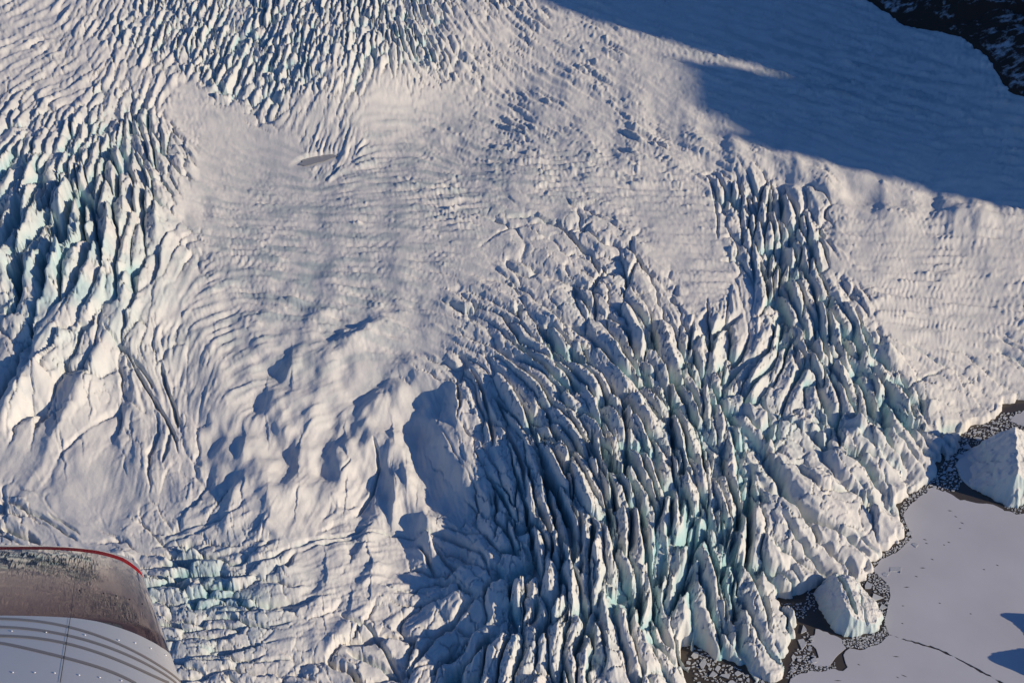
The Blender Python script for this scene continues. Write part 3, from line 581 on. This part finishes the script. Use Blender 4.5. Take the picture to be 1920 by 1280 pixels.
def zA(u, v, d):
    q, s = ridge_line(u, v, (1885, 850), (1893, 945))           # q > 0 lies to the left of the ridge
    left = 27 - .33 * np.clip(q, 0, 200); right = 27 - .30 * np.clip(-q, 0, 200)
    z = np.where(q > 0, left, right) - np.clip((v - 905) * .12, 0, 8)
    step = sstep(40, 44, q + .25 * (v - 880)) * 3.0
    dd, par, _ = seg_dist(u, v, [(1795, 868), (1830, 872), (1870, 900)])
    return z - step - 3.0 * np.clip(1 - dd / 5, 0, 1)
def zB(u, v, d):
    q, s = ridge_line(u, v, (1560, 1112), (1584, 1192))
    z = np.where(q > 0, 17 - .50 * np.clip(q, 0, 100), 17 - .13 * np.clip(-q, 0, 200)) - np.clip((v - 1168) * .14, 0, 9) * (q < 0)
    dd, par, _ = seg_dist(u, v, [(1566, 1112), (1582, 1138), (1596, 1172)])
    z = z - 7.5 * np.clip(1 - dd / 6, 0, 1) ** .8
    d2_, par, sd = seg_dist(u, v, [(1604, 1125), (1612, 1160), (1622, 1192)])
    return z - 2.2 * sstep(-3, 3, -sd) - 2.0 * np.clip(1 - d2_ / 4, 0, 1)
berg('iceberg', [(1790,872),(1800,900),(1822,916),(1855,932),(1890,951),(1905,952),(1945,938),(1985,915),(1995,880),(1960,845),(1905,832),(1845,836),(1808,848)], zA, 'large blocky iceberg with shaded left face, at the right edge by the upper front', 200)
berg('iceberg', [(1524,1112),(1538,1146),(1558,1178),(1580,1195),(1612,1193),(1650,1180),(1655,1160),(1640,1132),(1612,1104),(1580,1092),(1542,1094)], zB, 'smaller wedge shaped iceberg with a dark cleft, beside the open water', 220)

def zC(u, v, d):
    z = 5 + 8 * np.exp(-(((u - 2010) / 22) ** 2 + ((v - 1188) / 20) ** 2)) + 10 * np.exp(-(((u - 2000) / 24) ** 2 + ((v - 1262) / 22) ** 2))
    return z
berg('iceberg', [(1972,1180),(1970,1215),(1966,1255),(1985,1290),(2030,1300),(2070,1270),(2080,1210),(2050,1165),(2005,1160)], zC, 'two peaked iceberg past the right edge whose shadow crosses the lake ice', 240, 120)

# brash: floating plates between the front and the sheets
r = np.random.RandomState(21)
sheet_w = [np.stack(at([p[0] for p in s_], [p[1] for p in s_], 0), 1) for s_ in SHEETS]
berg_px = [[(1796,872),(1806,904),(1855,934),(1895,952),(1990,920),(1960,845),(1850,838)], [(1528,1122),(1560,1184),(1582,1199),(1655,1184),(1660,1160),(1640,1130),(1580,1100),(1545,1102)]]
berg_w = [np.stack(at([p[0] for p in s_], [p[1] for p in s_], 0), 1) for s_ in berg_px]
BANDS = [  # band centre line, half width, number, smallest and largest radius, photo units
 ([(1690,945),(1700,990),(1712,1010),(1690,1030),(1650,1052),(1630,1080)],20,330,1.2,5),([(1640,1085),(1662,1110),(1655,1140),(1660,1180)],14,190,1.3,6),([(1590,1203),(1625,1205),(1655,1190)],11,190,1.2,5),
 ([(1695,950),(1730,925),(1765,905),(1790,905)],16,130,1.4,6),([(1760,895),(1785,860),(1810,830),(1850,810),(1890,790),(1930,790)],18,240,1.4,7),([(1480,1255),(1500,1235),(1515,1215),(1510,1195)],14,70,2,8),
 ([(1300,1225),(1330,1250),(1380,1268),(1440,1290)],22,150,2,8),([(1480,1265),(1520,1250),(1560,1250)],9,80,1.4,5),([(1470,1140),(1500,1150),(1530,1120),(1560,1092)],12,45,1.6,5),([(1895,955),(1925,945),(1960,930)],12,60,1.3,4),([(1300,1300),(1340,1340)],30,60,2,8)]
BIG = [(1506,1183,7,13),(1502,1206,11,14),(1528,1238,9,6),(1488,1232,6,9),(1678,1068,14,10),(1660,1078,8,7),(1645,1120,15,9),(1655,1138,10,7),(1628,1098,9,9),(1304,1228,9,8),(1318,1246,10,10),(1345,1252,8,7),(1336,1264,11,8),(1362,1268,13,8),(1384,1262,8,7),(1372,1280,10,7),(1815,838,12,7),(1800,858,11,7),(1835,822,10,5),(1780,880,9,6),(1768,896,8,5),(1530,1108,4,4),(1518,1106,4,4),(1706,1000,7,6),(1716,1022,8,5)]
cand = [(u, v, ru, rv) for u, v, ru, rv in BIG]
for line, hw, n, r0, r1 in BANDS:
    P = np.array(line, float); L_ = np.hypot(*(P[1:] - P[:-1]).T); cum = np.r_[0, np.cumsum(L_)]
    for k in range(int(n * 4)):
        s_ = r.uniform(0, cum[-1]); i = min(np.searchsorted(cum, s_, 'right') - 1, len(L_) - 1); f = (s_ - cum[i]) / L_[i]
        p = P[i] + (P[i + 1] - P[i]) * f + r.uniform(-1, 1, 2) * hw
        ra = r0 + (r1 - r0) * r.uniform() ** 2.6; cand.append((p[0], p[1], ra * r.uniform(.9, 1.3), ra * r.uniform(.55, .8)))
cand = cand[:len(BIG)] + sorted(cand[len(BIG):], key=lambda c: -c[2])
cand = [(a, b, c * (.66 if k >= len(BIG) else .9), d * (.66 if k >= len(BIG) else .9)) for k, (a, b, c, d) in enumerate(cand)]
C_ = np.array(cand); cx_, cy_ = at(C_[:, 0], C_[:, 1], 0)
free = signed_out(cx_, cy_, LAKE_W) < -.3
for w_ in sheet_w + berg_w: free &= signed_out(cx_, cy_, w_) > -.2
free[:len(BIG)] = True
placed = []; small_v = []; small_f = []; nf = 0
for k in range(len(cand)):
    if not free[k]: continue
    u, v, ru, rv = cand[k]
    if any(abs(u - a) < (ru + c) * .78 and abs(v - b) < (rv + d) * .78 for a, b, c, d in placed): continue
    placed.append((u, v, ru, rv)); m = r.randint(5, 8); th = np.sort(r.uniform(0, 2 * np.pi, m) * .35 + np.linspace(0, 2 * np.pi, m, endpoint=False) + r.uniform(0, .8))
    rr = r.uniform(.7, 1.1, m); pix = [(u + ru * rr[q] * math.cos(th[q]), v + rv * rr[q] * math.sin(th[q])) for q in range(m)]
    if nf < 290:
        o = slab('ice_floe', pix, r.uniform(.25, .6) if ru < 6 else r.uniform(.35, .9), .5, M_FLOE, None, tuple(r.normal(0, .04, 2))); nf += 1
        if k < len(BIG):
            where = 'in the channel left of the large iceberg' if v < 910 else 'between fin tips at the bottom edge' if u < 1400 else 'beside the dark open water at the front' if u < 1560 else 'in the brash along the front'
            tag(o, 'broad flat floe of pale lake ice ' + where, 'ice floe', 'broad floes ' + where)
        else:
            where = 'in the channel by the large iceberg' if v < 925 else 'around the smaller wedge shaped iceberg' if u > 1560 and v > 1080 else 'along the middle of the ice front' if u > 1560 else 'between fin tips at the bottom edge' if u < 1460 else 'in the open water by the ice front'
            tag(o, 'small angular piece of brash ice ' + where, 'ice floe', 'small floes ' + where)
    else:
        x, y = at([p[0] for p in pix], [p[1] for p in pix], 0); zt = r.uniform(.2, .6); b0 = len(small_v)
        small_v += [(x[q], y[q], zt) for q in range(m)] + [(x[q], y[q], -.1) for q in range(m)]
        small_f += [tuple(b0 + q for q in range(m))[::-1]] + [(b0 + q, b0 + (q + 1) % m, b0 + m + (q + 1) % m, b0 + m + q) for q in range(m)]
if small_f:
    tag(pydata_obj('brash_ice', small_v, small_f, M_FLOE), 'fine brash of crushed ice between the floes', 'brash ice', kind='stuff')
# short dark thaw leads in the sheet
lead_v = []; lead_f = []
for u, v, l in [(1781,957,5),(1792,968,4),(1804,980,5),(1734,1011,5),(1737,1018,4),(1779,1016,4),(1770,1021,3),(1748,1048,4),(1730,1064,6),(1718,1080,4),(1870,1059,4),(1845,1067,3),(1700,1100,6),(1693,1135,3),(1692,1168,3),(1680,1230,7),(1695,1266,8),(1683,1269,4),(1571,1275,8),(1610,1245,4),(1800,990,3),(1820,1150,3),(1762,1130,3)]:
    a = r.uniform(-.1, .8); w = .9; c, s_ = math.cos(a), math.sin(a)
    x, y = at([u - l * c, u + w * s_, u + l * c, u - w * s_], [v - l * s_ * .6, v - w * c, v + l * s_ * .6, v + w * c], .36)
    b0 = len(lead_v); lead_v += [(x[q], y[q], .356) for q in range(4)]; lead_f.append((b0, b0 + 3, b0 + 2, b0 + 1))
tag(pydata_obj('thaw_hole', lead_v, lead_f, M_WATER), 'small dark thaw holes scattered over the lake ice', 'thaw hole', kind='stuff')

# ------------------------------------------------------------------ mountain on the right whose shadow lies across the glacier
NX = np.array([-SUN_XY[1], SUN_XY[0]])                            # across the sun direction, away from the camera
TE = math.tan(SUN_EL)
flatU, flatV = U[::4, ::4].ravel(), V[::4, ::4].ravel(); fX, fY, fZ = X[::4, ::4].ravel(), Y[::4, ::4].ravel(), Z0[::4, ::4].ravel()
def on_ice(u, v):
    k = np.argmin((flatU - u) ** 2 + (flatV - v) ** 2); return fX[k], fY[k], fZ[k]
EDGE = [(930,-120),(960,-40),(1010,5),(1075,65),(1180,100),(1290,122),(1400,140),(1545,163),(1290,196),(1255,226),(1420,262),(1560,318),(1700,366),(1920,402)]
es = []
for u, v in EDGE:
    x, y, z = on_ice(u, v); es.append((x * NX[0] + y * NX[1], x * SUN_XY[0] + y * SUN_XY[1], z))
es = np.array(sorted(es))
FOOT = [(1400,-150),(1540,-60),(1620,-2),(1690,42),(1745,62),(1800,72),(1845,105),(1866,140),(1876,168),(1920,184),(2010,200),(2120,260)]
fs_ = []
for u, v in FOOT:
    x, y, z = on_ice(u, v); fs_.append((x * NX[0] + y * NX[1], x * SUN_XY[0] + y * SUN_XY[1], z))
fs_ = np.array(sorted(fs_))
LC = 1700.0
ss = np.linspace(es[0, 0] - 260, es[-1, 0] + 900, 560)
ell = np.interp(ss, es[:, 0], es[:, 1]); zp = np.interp(ss, es[:, 0], es[:, 2]); kr_ = np.hanning(13)[1:-1]; kr_ /= kr_.sum(); ell = np.convolve(np.pad(ell, 5, mode='edge'), kr_, 'valid')
lead = np.clip((es[0, 0] + 25 - ss) / 70, 0, 2.6)                       # the ridge drops away towards the lake
peak = zp + (LC - ell) * TE - lead * 330
foot_l = np.interp(ss, fs_[:, 0], fs_[:, 1]) + np.clip(fs_[0, 0] - ss, 0, 2000) * .45
foot_z = np.interp(ss, fs_[:, 0], fs_[:, 2])
qq = np.r_[np.linspace(-.04, 1, 300), np.linspace(1.02, 2.2, 30)]
Sg, Qg = np.meshgrid(ss, qq, indexing='ij')
Lg = foot_l[:, None] + (LC - foot_l[:, None]) * Qg
fz = foot_z[:, None] - 130 * np.clip(lead, 0, 1)[:, None]; pk = np.maximum(peak[:, None], -25)
zr = np.where(Qg <= 1, fz + (pk - fz) * np.sign(Qg) * np.abs(Qg) ** .93, pk - (Qg - 1) * (LC - foot_l[:, None]) * .5)
gully = np.abs(fbm(Sg / 70 + .2 * noise(Lg / 60, Sg / 60, 91), Lg / 300, 90, 4, .55)); crag = fbm(Sg / 38, Lg / 38, 95, 5, .65)
env = np.clip(Qg * 12, 0, 1) * np.clip((1 - Qg) * 6, 0, 1)
zr = zr - env * (34 * gully) + env * 12 * crag
zr = np.where(Qg < 0, fz - 25, zr)
mX = Sg * NX[0] + Lg * SUN_XY[0]; mY = Sg * NX[1] + Lg * SUN_XY[1]
mi = np.arange(Sg.size).reshape(Sg.shape)
mq = np.stack([mi[:-1, :-1], mi[:-1, 1:], mi[1:, 1:], mi[1:, :-1]], -1).reshape(-1, 4)
def rock_material():
    m, nt, N, L, P = new_mat('mountain_rock')
    co = N.new('ShaderNodeTexCoord'); geo = N.new('ShaderNodeNewGeometry'); sp = N.new('ShaderNodeSeparateXYZ'); L.new(geo.outputs['Normal'], sp.inputs[0])
    mp = N.new('ShaderNodeMapping'); mp.inputs['Scale'].default_value = (.07, .07, .03); L.new(co.outputs['Object'], mp.inputs['Vector'])
    n = N.new('ShaderNodeTexNoise'); n.inputs['Scale'].default_value = 1.0; n.inputs['Detail'].default_value = 10; n.inputs['Roughness'].default_value = .68; L.new(mp.outputs[0], n.inputs['Vector'])
    a = nnode(N, 'ShaderNodeMath', operation='MULTIPLY_ADD'); a.inputs[1].default_value = 1.6; a.inputs[2].default_value = -1.0; L.new(n.outputs['Fac'], a.inputs[0])
    b = nnode(N, 'ShaderNodeMath', operation='ADD'); L.new(a.outputs[0], b.inputs[0]); L.new(sp.outputs['Z'], b.inputs[1])
    rp = N.new('ShaderNodeValToRGB'); rp.color_ramp.elements[0].position = .66; rp.color_ramp.elements[0].color = (.045, .033, .027, 1)
    rp.color_ramp.elements[1].position = .9; rp.color_ramp.elements[1].color = (.42, .43, .45, 1)
    L.new(b.outputs[0], rp.inputs['Fac']); L.new(rp.outputs['Color'], P.inputs['Base Color']); P.inputs['Roughness'].default_value = .95; P.inputs['Specular IOR Level'].default_value = .1
    return m
mountain = mesh_obj('mountain', np.stack([mX, mY, zr], -1).reshape(-1, 3), mq, rock_material()); tag(mountain, kind='structure')

# ------------------------------------------------------------------ the land beyond, out to the horizon
rr_ = np.r_[np.geomspace(30, 2600, 46), np.geomspace(3000, 40000, 22)]; tt = np.radians(np.arange(0, 361, 3.0))
Rg, Tg = np.meshgrid(rr_, tt, indexing='ij'); ox = Rg * np.sin(Tg); oy = Rg * np.cos(Tg)
k_ = np.clip(2600 / Rg, 0, 1); bz = np.clip(base_z(np.clip(ox * k_, -900, 1100), np.clip(oy * k_, 300, 2300)), 3, 300); bz = np.minimum(bz, np.where(ox > 200, 15 + np.clip(oy - 700, 0, 2000) * .12, 300))
oz = bz - 14 + np.clip((Rg - 3500) / 9000, 0, 1) * (500 * (fbm(ox / 3500, oy / 3500, 110, 4) + .35)).clip(0)
inside = (Rg > 480) & (Rg < 2300) & (np.abs((Tg + np.pi) % (2 * np.pi) - np.pi) < math.radians(39))
lakeside = (ox > 30) & (ox < 3000) & (oy > -420) & (oy < 780) & (ox > 60)
oz = np.where(lakeside, -9, oz)
drop = inside
oi = np.arange(Rg.size).reshape(Rg.shape); oq = np.stack([oi[:-1, :-1], oi[1:, :-1], oi[1:, 1:], oi[:-1, 1:]], -1).reshape(-1, 4)
dm = drop[:-1, :-1] & drop[1:, 1:] & drop[:-1, 1:] & drop[1:, :-1]
oq = oq[~dm.ravel()]
land = mesh_obj('snowfield', np.stack([ox, oy, oz], -1).reshape(-1, 3), oq[:, ::-1], M_FLOE); tag(land, kind='structure')

# ------------------------------------------------------------------ aircraft engine cowling at the lower left
CR = np.array([[1, 0, 0], [0, SP, CP], [0, -CP, SP]]).T              # camera axes as columns: right, up, back
CR = np.stack([np.array([1, 0, 0.]), np.array([0, SP, CP]), np.array([0, -CP, SP])], 1)
CAMP = np.array([0, 0, CAM_Z])
def pixel(p): return 960 + FPX * p[..., 0] / -p[..., 2], 640 - FPX * p[..., 1] / -p[..., 2]
# the cowling lies level: F points ahead, G up, E1 to its right (all in camera axes)
_r0 = np.array([-960 / FPX, 0, -1.0]); _r0 /= np.linalg.norm(_r0); _zw = np.array([0, CP, SP])
F_ = _r0 * CP + np.array([0, 1.0, 0]) * -(_r0 @ _zw); F_ /= np.linalg.norm(F_)
G_ = np.array([0, 1.0, 0]) - F_ * F_[1]; G_ /= np.linalg.norm(G_); E1 = np.array([1.0, 0, 0])
def dep_angle(y):
    c = np.array([-960 / FPX, -(y - 640) / FPX, -1.0]); return math.atan2(-(G_ @ c), F_ @ c)
PH1, PH2 = dep_angle(1021), dep_angle(1153)
def march(p, tilt0, tilt1, length, n):
    out = []
    for k in range(n):
        a = math.radians(tilt0 + (tilt1 - tilt0) * (k + .5) / n); p = p + np.array([math.cos(a), -math.sin(a)]) * length / n; out.append(p)
    return out
P2 = 5.0 * np.array([math.cos(PH2), -math.sin(PH2)])
lo_, hi_ = .2, 3.0
for _ in range(40):
    mid_ = .5 * (lo_ + hi_); e_ = march(P2, 26, 37, mid_, 60)[-1]
    if math.atan2(-e_[1], e_[0]) > PH1: lo_ = mid_
    else: hi_ = mid_
front = march(P2, 26, 37, lo_, 60)
nose = march(front[-1], 37, 130, .16, 24)
rear = march(P2, 180 + 20, 180 + 2, 2.2, 80)
PROF = np.array(nose[::-1] + front[::-1] + [P2] + rear)
ARC = np.r_[0, np.cumsum(np.hypot(*np.diff(PROF, axis=0).T))]
S_END = ARC[-1]
def half_width(p):
    c = F_ * p[0] + G_ * p[1]; y = pixel(c)[1] + 50
    return (268 + (np.clip(y, 1066, 1700) - 1072) * .385) * -c[2] / FPX
HW = np.array([half_width(p) for p in PROF])
def surf(s, t, off=0.0):
    """s runs back from the nose, t = 0 on the top centre line, pi / 2 at the right edge"""
    s = np.asarray(s, float); t = np.asarray(t, float)
    pf = np.interp(s, ARC, PROF[:, 0]); pg = np.interp(s, ARC, PROF[:, 1]); w = np.interp(s, ARC, HW)
    n = 2.5; cx = np.sign(np.sin(t)) * np.abs(np.sin(t)) ** (2 / n); cy = np.sign(np.cos(t)) * np.abs(np.cos(t)) ** (2 / n)
    hu = .26 * np.clip(w / 1.0, .6, 1.6)
    a = np.interp(s, ARC, TILT)
    up = np.cos(a)[..., None] * G_ + np.sin(a)[..., None] * F_
    return pf[..., None] * F_ + (pg - hu * np.where(cy > 0, 1 - cy, 1 - 1.3 * cy))[..., None] * G_ + (w * cx)[..., None] * E1 + off * (np.cos(t)[..., None] * up + np.sin(t)[..., None] * E1)
_d = np.diff(PROF, axis=0); TILT = np.arctan2(_d[:, 1], -_d[:, 0]); TILT = np.r_[TILT, TILT[-1]]
def to_world(p): return p @ CR.T + CAMP
cow_o = to_world(F_ * P2[0] + G_ * (P2[1] - .5))
cowling = bpy.data.objects.new('aircraft_engine_cowling', None); COL.objects.link(cowling); cowling.location = tuple(cow_o); cowling.empty_display_size = .3
tag(cowling, 'glossy maroon and grey aircraft engine cowling with a thin red rim and curved stripes', 'engine cowling')
def paint(name, col, rough, metal=0, coat=0.0, streak=0.0):
    m, nt, N, L, P = new_mat(name)
    P.inputs['Base Color'].default_value = (*col, 1); P.inputs['Roughness'].default_value = rough; P.inputs['Metallic'].default_value = metal
    P.inputs['Coat Weight'].default_value = coat; P.inputs['Coat Roughness'].default_value = .03
    n = N.new('ShaderNodeTexNoise'); n.inputs['Scale'].default_value = 3.0; n.inputs['Detail'].default_value = 4
    co = N.new('ShaderNodeTexCoord'); L.new(co.outputs['Object'], n.inputs['Vector'])
    b = N.new('ShaderNodeBump'); b.inputs['Strength'].default_value = .05 + .25 * streak; b.inputs['Distance'].default_value = .02
    if streak:                                                     # slight ripples in the skin, drawn out along the airflow
        mpg = N.new('ShaderNodeMapping'); mpg.vector_type = 'TEXTURE'; mpg.inputs['Rotation'].default_value = (0, 0, math.radians(27)); mpg.inputs['Scale'].default_value = (.07, 1.8, .8)
        L.new(co.outputs['Object'], mpg.inputs['Vector']); L.new(mpg.outputs[0], n.inputs['Vector']); n.inputs['Scale'].default_value = 1.0; n.inputs['Detail'].default_value = 3
    L.new(n.outputs['Fac'], b.inputs['Height']); L.new(b.outputs['Normal'], P.inputs['Normal'])
    if coat: L.new(b.outputs['Normal'], P.inputs['Coat Normal'])
    mr = N.new('ShaderNodeMapRange'); mr.inputs['To Min'].default_value = rough * .7; mr.inputs['To Max'].default_value = rough * 1.5
    n3 = N.new('ShaderNodeTexNoise'); n3.inputs['Scale'].default_value = 9; n3.inputs['Detail'].default_value = 6; L.new(co.outputs['Object'], n3.inputs['Vector'])
    L.new(n3.outputs['Fac'], mr.inputs['Value']); L.new(mr.outputs[0], P.inputs['Roughness'])
    return m
M_MAROON = paint('maroon_gloss_paint', (.115, .05, .056), .045, .97, .0, .5)
M_GREY = paint('grey_paint', (.56, .55, .54), .38, 0, .1)
M_RED = paint('red_paint', (.42, .006, .012), .6); M_RED.node_tree.nodes['Principled BSDF'].inputs['Specular IOR Level'].default_value = .05
M_LIP = paint('polished_lip', (.62, .62, .63), .16, .9)
M_STRIPE = paint('taupe_stripe_paint', (.25, .215, .19), .4)
M_DARK = paint('dark_seal', (.03, .03, .035), .5)
M_BOLT = paint('bare_fastener', (.85, .85, .85), .5)
def band(name, s0, s1, mat, off=0.0, ns_=24, nt_=260, parent=cowling):
    """skin between two edges, each a number or a function of t"""
    tv_ = np.linspace(-np.pi, np.pi, nt_)
    e0 = s0(tv_) if callable(s0) else np.full(nt_, s0); e1 = s1(tv_) if callable(s1) else np.full(nt_, s1)
    f = np.linspace(0, 1, ns_)[:, None]; sg = e0[None] * (1 - f) + e1[None] * f; tg = np.repeat(tv_[None], ns_, 0)
    p = to_world(surf(sg, tg, off)) - cow_o
    ix = np.arange(ns_ * nt_).reshape(ns_, nt_); q = np.stack([ix[:-1, :-1], ix[1:, :-1], ix[1:, 1:], ix[:-1, 1:]], -1).reshape(-1, 4)
    return mesh_obj(name, p.reshape(-1, 3), q, mat, parent)
S_NOSE = ARC[len(nose)]; S_P2 = ARC[len(nose) + len(front)]
_ss, _tt = np.meshgrid(np.linspace(S_NOSE * .5, S_P2 + 1.2, 420), np.linspace(-.5, 1.60, 300), indexing='ij')
_pu, _pv = pixel(surf(_ss, _tt))
def st_of(u, v):
    k = np.argmin((_pu - u) ** 2 + (_pv - v) ** 2); return _ss.flat[k], _tt.flat[k]
def edge_curve(pts):
    st = np.array([st_of(*p) for p in pts]); o_ = np.argsort(st[:, 1]); st = st[o_]
    return lambda t: np.interp(np.abs(t), st[:, 1], st[:, 0])
RED0 = edge_curve([(2, 1024.5), (120, 1025.5), (180, 1031.5), (230, 1045), (252, 1060), (262, 1069)]); RED1 = edge_curve([(2, 1030), (120, 1031), (180, 1037.5), (225, 1050), (247, 1063), (258, 1072)])
MAR = edge_curve([(2, 1153), (140, 1158), (180, 1164), (240, 1182), (280, 1200), (303, 1213)])
band('nose_lip', 0, RED0, M_LIP, ns_=26)
band('red_rim', RED0, RED1, M_RED, ns_=5)
band('front_cowl', RED1, MAR, M_MAROON, ns_=60)
band('rear_cowl', MAR, S_END, M_GREY, ns_=90)
def cap(name, s0, mat):
    tv_ = np.linspace(-np.pi, np.pi, 121)[:-1]; p = to_world(surf(np.full(120, s0), tv_, -.012)) - cow_o
    return pydata_obj(name, list(p) + [p.mean(0)], [(k, (k + 1) % 120, 120) for k in range(120)], mat, cowling)
cap('intake_blank', .03, M_DARK); cap('rear_bulkhead', S_END - .01, M_DARK)
STR = [[(0,1160),(87,1165),(129,1175),(188,1194),(247,1219),(295,1243),(340,1278)],[(0,1173),(50,1181),(129,1189),(181,1206),(236,1228),(284,1249),(329,1278)],[(0,1191),(59,1197),(127,1205),(175,1221),(241,1245),(314,1279)],[(0,1205),(66,1218),(122,1234),(186,1251),(251,1279)]]
for pts in STR:
    st = np.array([st_of(*p) for p in pts]); tf = np.linspace(st[0, 1] - .25, min(st[-1, 1] + .02, 1.5), 90)
    pf = np.polyfit(st[:, 1], st[:, 0], 3)
    sc_ = np.polyval(pf, tf); w = .011
    v_ = np.stack([surf(sc_ - w, tf, .0022), surf(sc_ + w, tf, .0022)], 1); v_ = (to_world(v_) - cow_o).reshape(-1, 3)
    k = np.arange(89)
    mesh_obj('stripe', v_, np.stack([2 * k, 2 * k + 1, 2 * k + 3, 2 * k + 2], -1), M_STRIPE, cowling)
st0 = st_of(155, 1036); st1 = st_of(133, 1153); st2 = st_of(113, 1280)
sl_s = np.linspace(st0[0], st2[0], 60); sl_t = np.interp(sl_s, [st0[0], st1[0], st2[0]], [st0[1], st1[1], st2[1]])
v_ = np.stack([surf(sl_s, sl_t - .0018, .003), surf(sl_s, sl_t + .0018, .003)], 1); k = np.arange(59)
mesh_obj('panel_seam', (to_world(v_) - cow_o).reshape(-1, 3), np.stack([2 * k, 2 * k + 2, 2 * k + 3, 2 * k + 1], -1), M_DARK, cowling)
def z4(p): return p[0] * 360 / 1646, 1000 + p[1] * 280 / 1280
for mat, pts in ((M_BOLT, [(105,833),(397,845),(727,872),(1015,910),(1155,938),(1292,980),(1417,1040),(108,1185),(293,1190),(468,1198),(673,1216),(858,1233),(1040,1262)]), (M_DARK, [(685,486),(885,510),(995,532),(1110,560),(1220,600),(1310,655)])):
    for p in pts:
        s_, t_ = st_of(*z4(p)); 
        c0_, c1_, c2_ = surf(np.array([s_, s_ + .01, s_]), np.array([t_, t_, t_ + .01])); AX = (c0_ - c1_) / np.linalg.norm(c0_ - c1_); tan = (c2_ - c0_) / np.linalg.norm(c2_ - c0_); nrm = np.cross(tan, AX); nrm *= np.sign(-nrm @ c0_); nrm /= np.linalg.norm(nrm)
        c = surf(np.array(s_), np.array(t_), .001); a = np.linspace(0, 2 * np.pi, 9)[:-1]
        ring0 = [c + .0045 * (math.cos(q) * tan - math.sin(q) * AX) for q in a]; ring1 = [c + .0025 * nrm + .003 * (math.cos(q) * tan - math.sin(q) * AX) for q in a]
        v_ = to_world(np.array(ring0 + ring1 + [c + .003 * nrm])) - cow_o
        pydata_obj('fastener', v_, [(q, (q + 1) % 8, 8 + (q + 1) % 8, 8 + q) for q in range(8)] + [(8 + q, 8 + (q + 1) % 8, 16) for q in range(8)], mat, cowling)
